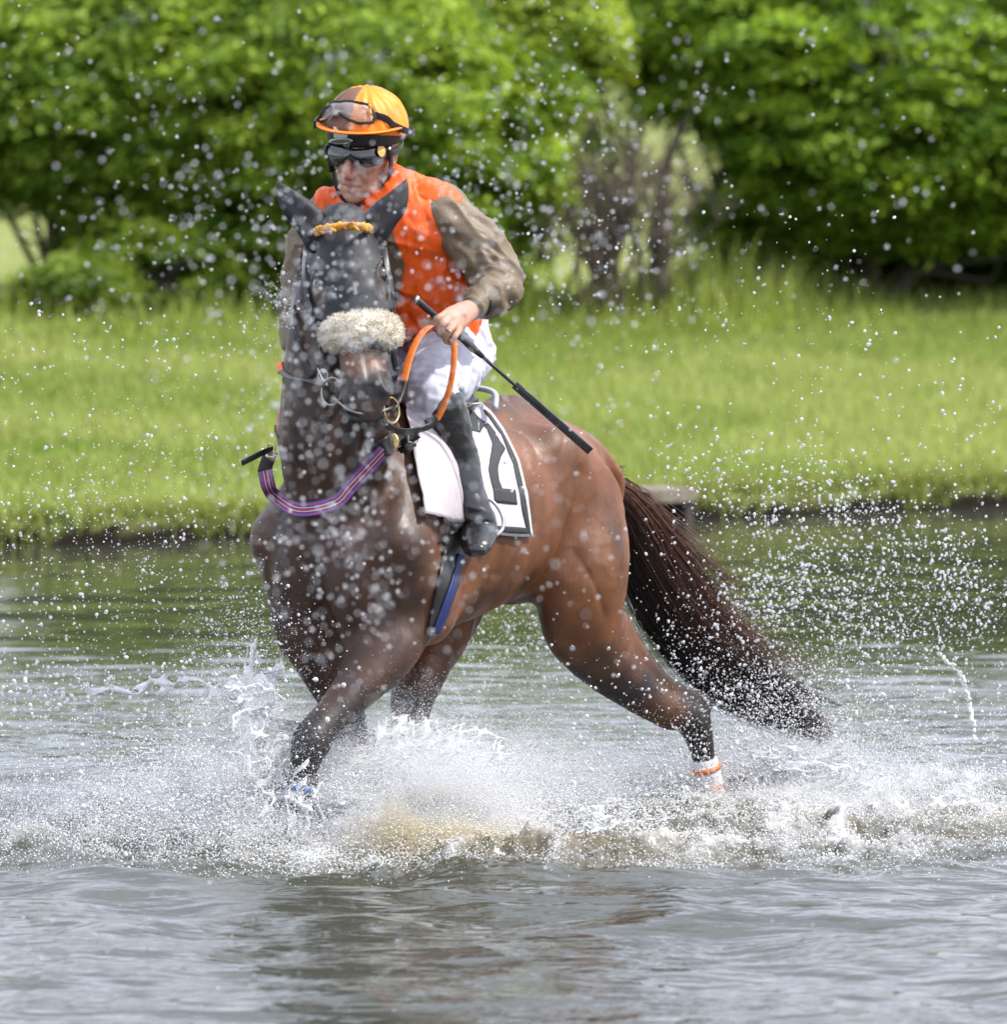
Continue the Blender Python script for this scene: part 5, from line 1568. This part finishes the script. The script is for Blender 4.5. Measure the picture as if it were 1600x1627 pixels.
goggles('dark_goggles', 'black wraparound goggles covering the rider\'s eyes', face_pt, lens2, st2, DARKLENS, LEATHER, (601, 243, 5.5), .006)

# ---- whip
whip = empty('whip', tuple(P(700, 510, 0)), 'long black riding whip held in the rider\'s fist', 'whip')
wp = [P(660, 475, -.05), P(705, 514, .005), P(760, 561, .04), P(850, 640, .09), P(938, 717, .14)]
def wpt(t):
    t *= 4; i = min(int(t), 3); return wp[i] + (wp[i + 1] - wp[i]) * (t - i)
GRIP = simple('rubber_grip', (.016, .016, .017), rough=.6, bump=.5, bscale=250)
tube_obj('handle', [wpt(x) for x in np.linspace(0, .52, 9)], np.array([.0125, .0115, .0115, .0115, .0115, .0115, .010, .013, .008]), GRIP, whip, seg=12)
tube_obj('end_cap', [wpt(0) + (wpt(0) - wpt(.1)) * .06, wpt(.015)], np.array([.0135, .0135]), METAL, whip, seg=12)
tube_obj('shaft', [wpt(x) for x in np.linspace(.50, .80, 5)], .0062, LEATHER, whip, seg=10)
STRIPEGREY = simple('whip_flap', (.030, .031, .034), rough=.45, var=.4, scale=80)
tube_obj('flap', [wpt(x) for x in np.linspace(.66, 1.0, 6)], np.tile([.0135, .0045], (6, 1)), STRIPEGREY, whip, prof=STRAP, side=[[.65, -.2, .75]] * 6)

# ---- reins
rein = empty('rein', tuple(P(690, 600, -.1)), 'orange rubber-grip rein looping from bit to rider\'s hand', 'rein')
RW = [.0105, .0034]
def rein_piece(name, pts, mat, w=RW, side=(1.0, -.45, .15)):
    return tube_obj(name, pts, np.tile(w, (len(pts), 1)), mat, rein, prof=STRAP, side=[side] * len(pts), sub=7)
rein_piece('grip', [P(700, 516, -.02), P(690, 516, -.035), P(675, 525, -.06), P(660, 546, -.09), P(649, 575, -.13), P(641, 608, -.17)], ORANGE_RUBBER, [.0125, .0035])
rein_piece('leather', [P(641, 606, -.17), P(634, 630, -.20), P(624, 650, -.25)], LEATHER, [.013, .005])
rein_piece('grip', [P(715, 530, -.02), P(721, 545, -.045), P(721, 575, -.07), P(716, 610, -.08), P(705, 645, -.08), P(694, 667, -.08)], ORANGE_RUBBER, [.0095, .0045])
rein_piece('leather', [P(695, 664, -.08), P(684, 676, -.09), P(665, 683, -.12), P(640, 686, -.17), P(618, 678, -.21), P(611, 660, -.23), P(617, 645, -.25)], LEATHER, [.0115, .003], side=(.1, -.5, 1.0))
rein_piece('grip', [P(468, 592, .17), P(450, 580, .10), P(444, 578, .03), P(446, 592, -.03)], ORANGE_RUBBER)
rein_piece('leather', [P(446, 590, -.03), P(462, 600, -.12), P(490, 605, -.20), P(515, 612, -.25)], LEATHER)
# ================================================================ spray and splashes
m, nt, b = mat_new('water_drops')
b.inputs['Base Color'].default_value = (.92, .93, .95, 1); b.inputs['Roughness'].default_value = .12
b.inputs['IOR'].default_value = 1.33; b.inputs['Transmission Weight'].default_value = .55; b.inputs['Specular IOR Level'].default_value = .8
DROP = m
m, nt, b = mat_new('mist_drops')
b.inputs['Base Color'].default_value = (.74, .745, .75, 1); b.inputs['Roughness'].default_value = .35
b.inputs['IOR'].default_value = 1.33; b.inputs['Transmission Weight'].default_value = .08
MIST = m
m, nt, b = mat_new('splash_water')
b.inputs['Base Color'].default_value = (.95, .96, .97, 1); b.inputs['Roughness'].default_value = .2
b.inputs['IOR'].default_value = 1.33; b.inputs['Transmission Weight'].default_value = .40; b.inputs['Specular IOR Level'].default_value = .8
SPLASH = m
m, nt, b = mat_new('silty_drops')
b.inputs['Base Color'].default_value = (.78, .71, .56, 1); b.inputs['Roughness'].default_value = .2
b.inputs['IOR'].default_value = 1.33; b.inputs['Transmission Weight'].default_value = .2
SILTY = m

m, nt, b = mat_new('golden_silt_drops')
b.inputs['Base Color'].default_value = (.72, .62, .40, 1); b.inputs['Roughness'].default_value = .3
b.inputs['IOR'].default_value = 1.33; b.inputs['Transmission Weight'].default_value = .3
GOLD = m
def drops(name, pts, rad, mat, label, as_points=False, stretch=None):
    """a cloud of drops; each vertex carries its own drop"""
    pts = np.asarray(pts, np.float32); rad = np.asarray(rad, np.float32)
    ok = pts[:, 2] > -.02
    pts, rad = pts[ok], rad[ok]
    me = bpy.data.meshes.new(name)
    me.vertices.add(len(pts)); me.vertices.foreach_set('co', pts.ravel())
    a = me.attributes.new('rad', 'FLOAT', 'POINT'); a.data.foreach_set('value', rad)
    sc = np.stack([rad, rad, rad], 1)
    el = 1 + np.abs(rng.normal(size=len(rad))) * .22
    sc = sc * np.stack([1 / np.sqrt(el), 1 / np.sqrt(el), el], 1)
    a = me.attributes.new('scl', 'FLOAT_VECTOR', 'POINT'); a.data.foreach_set('vector', sc.astype(np.float32).ravel())
    rt = np.stack([rng.normal(size=len(rad)) * .7, rng.normal(size=len(rad)) * .7, rng.random(len(rad)) * 6.28], 1).astype(np.float32)
    a = me.attributes.new('rot', 'FLOAT_VECTOR', 'POINT'); a.data.foreach_set('vector', rt.ravel())
    me.materials.append(mat)
    o = bpy.data.objects.new(name, me); COL.objects.link(o)
    o['kind'] = 'stuff'; o['label'] = label
    ng = bpy.data.node_groups.new(name, 'GeometryNodeTree')
    ng.interface.new_socket('Geometry', in_out='INPUT', socket_type='NodeSocketGeometry')
    ng.interface.new_socket('Geometry', in_out='OUTPUT', socket_type='NodeSocketGeometry')
    gi = ng.nodes.new('NodeGroupInput'); go = ng.nodes.new('NodeGroupOutput')
    mp = ng.nodes.new('GeometryNodeMeshToPoints')
    sm = ng.nodes.new('GeometryNodeSetMaterial'); sm.inputs['Material'].default_value = mat
    na = ng.nodes.new('GeometryNodeInputNamedAttribute'); na.data_type = 'FLOAT'; na.inputs['Name'].default_value = 'rad'
    ng.links.new(gi.outputs[0], mp.inputs['Mesh']); ng.links.new(na.outputs[0], mp.inputs['Radius'])
    if as_points:
        ng.links.new(mp.outputs[0], sm.inputs[0])
    else:
        ic = ng.nodes.new('GeometryNodeMeshIcoSphere'); ic.inputs['Radius'].default_value = 1; ic.inputs['Subdivisions'].default_value = 2
        ss = ng.nodes.new('GeometryNodeSetShadeSmooth')
        ng.links.new(ic.outputs[0], ss.inputs[0])
        sm2 = ng.nodes.new('GeometryNodeSetMaterial'); sm2.inputs['Material'].default_value = mat
        ng.links.new(ss.outputs[0], sm2.inputs[0])
        ip = ng.nodes.new('GeometryNodeInstanceOnPoints')
        ns = ng.nodes.new('GeometryNodeInputNamedAttribute'); ns.data_type = 'FLOAT_VECTOR'; ns.inputs['Name'].default_value = 'scl'
        nr = ng.nodes.new('GeometryNodeInputNamedAttribute'); nr.data_type = 'FLOAT_VECTOR'; nr.inputs['Name'].default_value = 'rot'
        er = ng.nodes.new('FunctionNodeEulerToRotation')
        ng.links.new(nr.outputs[0], er.inputs[0])
        ng.links.new(mp.outputs[0], ip.inputs['Points']); ng.links.new(sm2.outputs[0], ip.inputs['Instance'])
        ng.links.new(ns.outputs[0], ip.inputs['Scale']); ng.links.new(er.outputs[0], ip.inputs['Rotation'])
        ng.links.new(ip.outputs[0], sm.inputs[0])
    ng.links.new(sm.outputs[0], go.inputs[0])
    md = o.modifiers.new('drops', 'NODES'); md.node_group = ng
    return o

def P_many(px, py, Y):
    d = np.outer((px - 800) / FPX, XV) + np.outer((813.5 - py) / FPX, UPV) + FWD
    return CAM + d * ((Y - CAM[1]) / d[:, 1])[:, None]
R6 = np.random.default_rng(66)
def blob(n, cx, cy, sx, sy, y0, y1):
    return P_many(cx + sx * R6.normal(size=n), cy + sy * R6.normal(size=n), y0 + (y1 - y0) * R6.random(n))
def area(n, x0, x1, y0, y1, Y0, Y1):
    return P_many(x0 + (x1 - x0) * R6.random(n), y0 + (y1 - y0) * R6.random(n), Y0 + (Y1 - Y0) * R6.random(n))
def ballistic(n, src, jit, dirv, cone, v0, v1, T, clump=0.0):
    """drops thrown up from the water, caught at one instant"""
    d = nrm(np.asarray(dirv, float) + R6.normal(size=(n, 3)) * cone)
    if clump:
        k = R6.integers(0, max(8, n // 60), n)
        dk = nrm(np.asarray(dirv, float) + R6.normal(size=(k.max() + 1, 3)) * cone)
        d = nrm(dk[k] + R6.normal(size=(n, 3)) * clump)
    v = d * (v0 + (v1 - v0) * R6.random(n) ** 1.4)[:, None]
    t = T * R6.random(n) ** .8
    p = np.asarray(src, float) + R6.normal(size=(n, 3)) * np.asarray(jit) + v * t[:, None]
    p[:, 2] -= 4.9 * t * t
    return p
def clustered(p, scale, seed, sharp=2.2):
    q = (p - CAM); d = q @ FWD
    px, py = 800 + FPX * (q @ XV) / d, 813.5 - FPX * (q @ UPV) / d
    w = fbm(np.stack([px / scale, py / scale, 0 * px], 1), 3, seed)
    w = np.clip((w - .30) / .4, 0, 1) ** sharp
    return p[R6.random(len(p)) < np.clip(.38 + 1.3 * w, 0, 1)]
def radii(n, lo, hi, pw=2.5): return lo + (hi - lo) * R6.random(n) ** pw

# -- out-of-focus drops between the camera and the horse
pts = np.vstack([blob(620, 560, 780, 95, 180, -8.2, -3.5), blob(130, 560, 470, 80, 90, -8, -3.5), blob(170, 540, 900, 110, 120, -7.5, -3),
                 blob(170, 690, 430, 90, 130, -7.5, -3), area(520, 80, 1120, 60, 520, -7.5, -2.5), area(300, 0, 1600, 0, 480, -7, -2.5),
                 blob(260, 420, 380, 130, 90, -7, -2.5), blob(330, 900, 330, 110, 130, -6.5, -2), area(120, 500, 1000, 620, 1000, -6.5, -2.5)])
pts = np.vstack([pts, area(90, 0, 700, 1200, 1600, -6, -2.5), area(60, 0, 1600, 1050, 1500, -5, -2)])
pts = clustered(np.vstack([pts, pts[::2] + R6.normal(size=pts[::2].shape) * np.array([.12, .4, .12])]), 95, 5)
drops('foreground_spray', pts, radii(len(pts), .0017, .0045, 2.0), DROP, 'blurred pale drops hanging in front of horse and rider')
# -- sharp drops beside and behind
pts = np.vstack([area(420, 0, 440, 500, 880, -.8, 2.0), blob(260, 120, 760, 110, 110, -.5, 2), area(420, 0, 460, 860, 1080, -.8, 1.5), blob(160, 455, 470, 14, 26, -.2, .4),
                 blob(900, 1330, 830, 150, 60, .5, 3), blob(200, 1290, 780, 40, 30, .6, 1.6), blob(160, 1120, 740, 35, 25, .8, 1.8), blob(1700, 1350, 940, 170, 70, .5, 3), area(700, 1050, 1600, 880, 1060, .5, 3),
                 area(420, 760, 1600, 480, 780, -.8, 3), area(420, 700, 900, 960, 1120, 1.5, 3.5), blob(420, 1170, 1080, 90, 60, .9, 1.5), area(260, 850, 1150, 1010, 1200, .6, 1.3), area(120, 820, 1400, 330, 500, 0, 3)])
pts = clustered(np.vstack([pts, pts + R6.normal(size=pts.shape) * .06]), 80, 8, 2.6)
drops('airborne_spray', pts, radii(len(pts), .0012, .0066, 3.6), DROP, 'bright drops thrown up behind and beside the horse')
# -- fine spray of the splashes
LFt, LHt = P(462, 1330, -.22), P(1150, 1250, 1.62)
F = []
F.append(ballistic(49400, LFt + [-.05, 0, 0], (.10, .12, .02), (-.75, -.15, .75), .42, .4, 3.2, .30))
F.append(ballistic(28500, LFt + [-.15, 0, 0], (.16, .15, .02), (-1.0, .1, .42), .35, .6, 4.4, .30, .08))
F.append(ballistic(17100, LFt + [-.35, .3, 0], (.25, .25, .02), (-.6, .3, .8), .5, .6, 3.4, .34, .10))
F.append(ballistic(45600, P(640, 1330, -.15), (.16, .12, .03), (.25, -.05, 1.0), .42, .4, 2.5, .26))
F.append(ballistic(22800, P(600, 1270, .25), (.16, .15, .03), (.1, 0, 1.0), .45, .4, 2.4, .26, .12))
F.append(ballistic(30000, P(650, 1320, .0), (.20, .10, .02), (.15, 0, 1.0), .5, .8, 2.4, .24, .05))
F.append(ballistic(17100, P(760, 1340, -.2), (.2, .12, .03), (.55, 0, .9), .45, .4, 2.2, .26))
F.append(ballistic(41800, LHt + [.05, 0, 0], (.16, .15, .03), (.35, 0, 1.0), .55, .4, 2.5, .28))
F.append(ballistic(26600, LHt + [.3, -.1, 0], (.3, .2, .03), (.8, 0, .7), .45, .4, 3.2, .30, .10))
F.append(ballistic(17100, P(900, 1330, -.05), (.35, .25, .03), (.1, 0, 1.0), .6, .3, 1.9, .24))
F.append(ballistic(17100, P(1300, 1330, .1), (.4, .25, .03), (.1, 0, 1.0), .6, .3, 1.7, .22))
F.append(ballistic(17100, P(200, 1340, .05), (.45, .3, .03), (-.1, 0, 1.0), .6, .3, 2.0, .25))
F.append(ballistic(13300, P(850, 1230, 1.2), (.5, .35, .03), (0, 0, 1.0), .6, .3, 2.2, .26))
F.append(ballistic(9500, P(700, 1370, -.75), (.7, .12, .02), (0, -.1, 1.0), .6, .2, 1.0, .14))
F.append(np.vstack([blob(3800, 1250, 1110, 90, 40, .9, 1.6), blob(2400, 780, 1010, 130, 50, 1.5, 3.5), blob(2600, 1350, 980, 170, 60, .8, 2.8), blob(1500, 220, 880, 150, 130, -.3, 1.5), blob(2200, 400, 1030, 60, 55, -.3, .4)]))
pts = np.vstack(F)
drops('fine_spray', pts, radii(len(pts), .0006, .0029, 2.4), MIST, 'fine white spray round the horse\'s legs', as_points=True)
def mist_cloud(n, px, py, Y, sx, sy, sY, skew=0.0):
    a = R6.normal(size=n); b_ = -np.abs(R6.normal(size=n))
    p = P_many(px + sx * a + skew * b_, py + 25 + sy * b_, Y + sY * R6.normal(size=n))
    q = p * np.array([9, 5, 14.0])
    w = fbm(q, 3, 77)
    return p[R6.random(n) < np.clip((w - .30) * 3.4, 0.04, 1)]
mist = [mist_cloud(345000, 405, 1325, -.15, 55, 105, .14, 10), mist_cloud(135000, 300, 1330, 0, 90, 60, .2), mist_cloud(375000, 640, 1310, -.10, 95, 80, .14, -20), mist_cloud(135000, 570, 1240, .25, 60, 55, .14),
        mist_cloud(180000, 150, 1320, .1, 120, 50, .25), mist_cloud(330000, 1235, 1290, 1.75, 95, 66, .12), mist_cloud(165000, 1350, 1300, .7, 90, 55, .25), mist_cloud(150000, 840, 1260, .9, 100, 60, .3),
        mist_cloud(90000, 980, 1285, 1.7, 100, 50, .2), mist_cloud(70000, 1260, 1330, .5, 110, 40, .2), mist_cloud(90000, 1500, 1300, .6, 80, 40, .25)]
mist.append(mist_cloud(110000, 660, 1320, -.45, 80, 75, .06, -20)); mist.append(mist_cloud(90000, 560, 1350, -.45, 70, 40, .08)); mist.append(mist_cloud(70000, 950, 1385, -.7, 130, 25, .1))
mist = np.vstack(mist)
drops('mist', mist, radii(len(mist), .0004, .0011, 1.5), MIST, 'white mist of very fine spray hanging over the churned water', as_points=True)
gold = np.vstack([mist_cloud(70000, 740, 1354, -.58, 66, 44, .05, 34), mist_cloud(22000, 680, 1325, -.56, 45, 36, .05), mist_cloud(40000, 830, 1366, -.62, 55, 24, .06), mist_cloud(25000, 1250, 1320, .3, 120, 30, .2), mist_cloud(20000, 1500, 1330, .2, 80, 25, .2)])
drops('silty_mist', gold, radii(len(gold), .0004, .0012, 1.5), GOLD, 'golden silty mist over the churned water below the horse', as_points=True)
pts = np.vstack([ballistic(16000, P(700, 1362, -.58), (.16, .05, .02), (.15, -.05, 1.0), .5, .3, 1.8, .2, .06), ballistic(3500, P(1200, 1300, .6), (.3, .2, .02), (.2, -.05, 1.0), .5, .3, 1.8, .22), blob(160, 1340, 1000, 160, 60, .6, 2)])
drops('silty_spray', pts, radii(len(pts), .0008, .0034, 3.0), SILTY, 'yellowish silty spray over the churned water', as_points=True)
def surf_foam(n, gain, lift):
    X0, Y0 = R6.uniform(-2.3, 2.7, n), R6.uniform(-1.4, 2.4, n)
    i = np.clip(np.searchsorted(wx, X0) - 1, 0, len(wx) - 2); j = np.clip(np.searchsorted(wy, Y0) - 1, 0, len(wy) - 2)
    fx = (X0 - wx[i]) / (wx[i + 1] - wx[i]); fy = (Y0 - wy[j]) / (wy[j + 1] - wy[j])
    def bi(A): return A[i, j] * (1 - fx) * (1 - fy) + A[i + 1, j] * fx * (1 - fy) + A[i, j + 1] * (1 - fx) * fy + A[i + 1, j + 1] * fx * fy
    q = np.stack([X0, Y0, 0 * X0], 1)
    lace = (1 - np.abs(2 * fbm(q * 9, 3, 401) - 1)) ** 3
    pr = np.clip(bi(WFOAM) * gain * (.25 + 1.2 * lace) + .25 * lace * smooth01(churn(X0, Y0)), 0, 1)
    k = R6.random(n) < pr
    return np.stack([X0, Y0, bi(WZ) + lift * R6.exponential(size=n)], 1)[k]
pts = surf_foam(520000, 1.2, .010)
drops('foam', pts, radii(len(pts), .0006, .0027, 2.2), SPLASH, 'white bubbles and froth on the churned water', as_points=True)
# -- larger lumps within the splashes
pts = np.vstack([ballistic(900, LFt, (.15, .15, .02), (-.7, 0, .8), .5, .4, 3.6, .32, .06), ballistic(500, P(640, 1320, -.1), (.2, .15, .02), (.2, 0, 1.0), .5, .4, 2.6, .28, .08),
                 ballistic(600, LHt, (.2, .2, .02), (.4, 0, 1.0), .6, .4, 3.0, .3, .08), blob(200, 250, 1120, 110, 40, -.2, .6), area(260, 0, 460, 1040, 1250, -.4, 1.2), area(300, 900, 1600, 1080, 1300, -.2, 1.6), blob(120, 75, 1090, 40, 30, 0, .8)])
drops('splash_drops', pts, radii(len(pts), .0030, .0085, 2.6), SPLASH, 'larger drops flying from the splashes')

# -- ropes and torn sheets of water
def ligaments(spine, vox=.0038, freq=14.0, seed=1, rmax=0.00583, density=.5):
    """torn water: stringy network inside a tapering plume. spine: (point, radius)"""
    c, w = catmull([s[0] for s in spine], [[s[1], s[2] if len(s) > 2 else 1.0] for s in spine], 6)
    lo = (c - w[:, :1]).min(0) - .02; hi = (c + w[:, :1]).max(0) + .02
    lo[2] = max(lo[2], -.03)
    G = Field(lo, hi, vox)
    X = np.stack([g.ravel() for g in np.meshgrid(*G.ax, indexing='ij')], 1)
    best = np.full(len(X), 9.0, np.float32); amp = np.zeros(len(X), np.float32); tt = np.zeros((len(X), 3), np.float32)
    for i in range(len(c)):
        d = np.linalg.norm(X - c[i], axis=1) / w[i, 0]
        s = d < best
        best[s] = d[s]; amp[s] = w[i, 1]
    s = best < 1.0
    Xs = X[s]
    fl = nrm(c[-1] - c[0])
    Q = (Xs - np.outer(Xs @ fl, fl) * .40) * freq
    wn_ = vnoise(Q * .5, seed + 10)
    warp = Q + 1.6 * np.stack([wn_, 1 - wn_, wn_ * .6], 1)
    n1 = vnoise(warp, seed); n2 = vnoise(warp + 31.7, seed + 2); n3 = vnoise(warp * .5 + 3.3, seed + 4)
    d = np.sqrt((n1 - .5) ** 2 + ((n2 - .5) * (.25 + .9 * n3)) ** 2) / (1.15 * freq)
    r = rmax * amp[s] * np.clip(1.15 - best[s], 0, 1) * (.35 + 1.1 * n3)
    D = np.full(len(X), .02, np.float32); D[s] = d - r
    G.D = D.reshape(G.n)
    G.D[0] = G.D[-1] = .02; G.D[:, 0] = G.D[:, -1] = .02; G.D[:, :, 0] = G.D[:, :, -1] = .02
    if not (G.D < 0).any(): return None
    return G.surface(1)
def splash(name, label, sets, mat=SPLASH):
    V, F, o = [], [], 0
    for s in sets:
        r = ligaments(**s)
        if r is None: continue
        V.append(r[0]); F.append(r[1] + o); o += len(r[0])
    return mesh_obj(name, np.vstack(V), np.vstack(F), mat, kind='stuff', label=label)
splash('water_splash', 'torn ropes of water thrown ahead of the foreleg', [
    dict(spine=[(P(455, 1150, -.2), .06), (P(400, 1105, -.1), .07), (P(330, 1098, 0), .05), (P(250, 1088, .1), .04), (P(190, 1100, .15), .035), (P(130, 1104, .2), .03)], freq=27, seed=3, rmax=0.00482),
    dict(spine=[(P(450, 1300, -.25), .16), (P(410, 1200, -.15), .15), (P(405, 1110, -.05), .12), (P(420, 1040, .05), .08, .7)], freq=24, seed=21, rmax=0.00435),
    dict(spine=[(P(478, 1222, -.24), .07), (P(470, 1280, -.26), .085), (P(460, 1320, -.3), .11)], freq=36, seed=33, rmax=0.00334, vox=.0036)])
splash('water_splash', 'torn water rising between the horse\'s legs', [
    dict(spine=[(P(560, 1230, .2), .10), (P(600, 1190, .3), .10), (P(660, 1170, .45), .09), (P(690, 1160, .55), .06, .8)], freq=28, seed=41, rmax=0.00389),
    dict(spine=[(P(520, 1290, -.2), .10), (P(590, 1310, -.35), .10), (P(660, 1350, -.5), .09), (P(760, 1380, -.7), .10), (P(900, 1385, -.8), .10), (P(1040, 1380, -.75), .09)], freq=24, seed=47, rmax=0.00435),
    dict(spine=[(P(860, 1330, -.2), .10), (P(960, 1320, -.1), .11), (P(1080, 1330, 0), .10)], freq=28, seed=59, rmax=.0034),
    dict(spine=[(P(600, 1280, -.1), .12), (P(660, 1215, 0), .12), (P(740, 1190, .1), .10), (P(800, 1200, .2), .07, .7)], freq=24, seed=53, rmax=0.00389)])
splash('water_splash', 'torn water round the trailing hind leg', [
    dict(spine=[(P(1060, 1262, 1.6), .09), (P(1120, 1248, 1.62), .10), (P(1210, 1225, 1.5), .12), (P(1300, 1230, 1.1), .11), (P(1390, 1250, 1.0), .07, .8)], freq=24, seed=61, rmax=0.00435),
    dict(spine=[(P(1180, 1320, .3), .11), (P(1300, 1310, .3), .10), (P(1430, 1300, .4), .09), (P(1580, 1290, .5), .08)], freq=24, seed=67, rmax=0.00389),
    dict(spine=[(P(1500, 1045, 1.3), .014), (P(1528, 1075, 1.3), .014), (P(1542, 1130, 1.25), .016), (P(1548, 1175, 1.2), .016)], freq=72, seed=71, rmax=0.00350, vox=.0035)])

splash('water_splash', 'white crests breaking on the churned water at right', [
    dict(spine=[(P(880, 1345, -.3), .07), (P(980, 1335, -.2), .08), (P(1080, 1350, -.2), .08), (P(1190, 1345, -.1), .08)], freq=30, seed=97, rmax=.0034)])
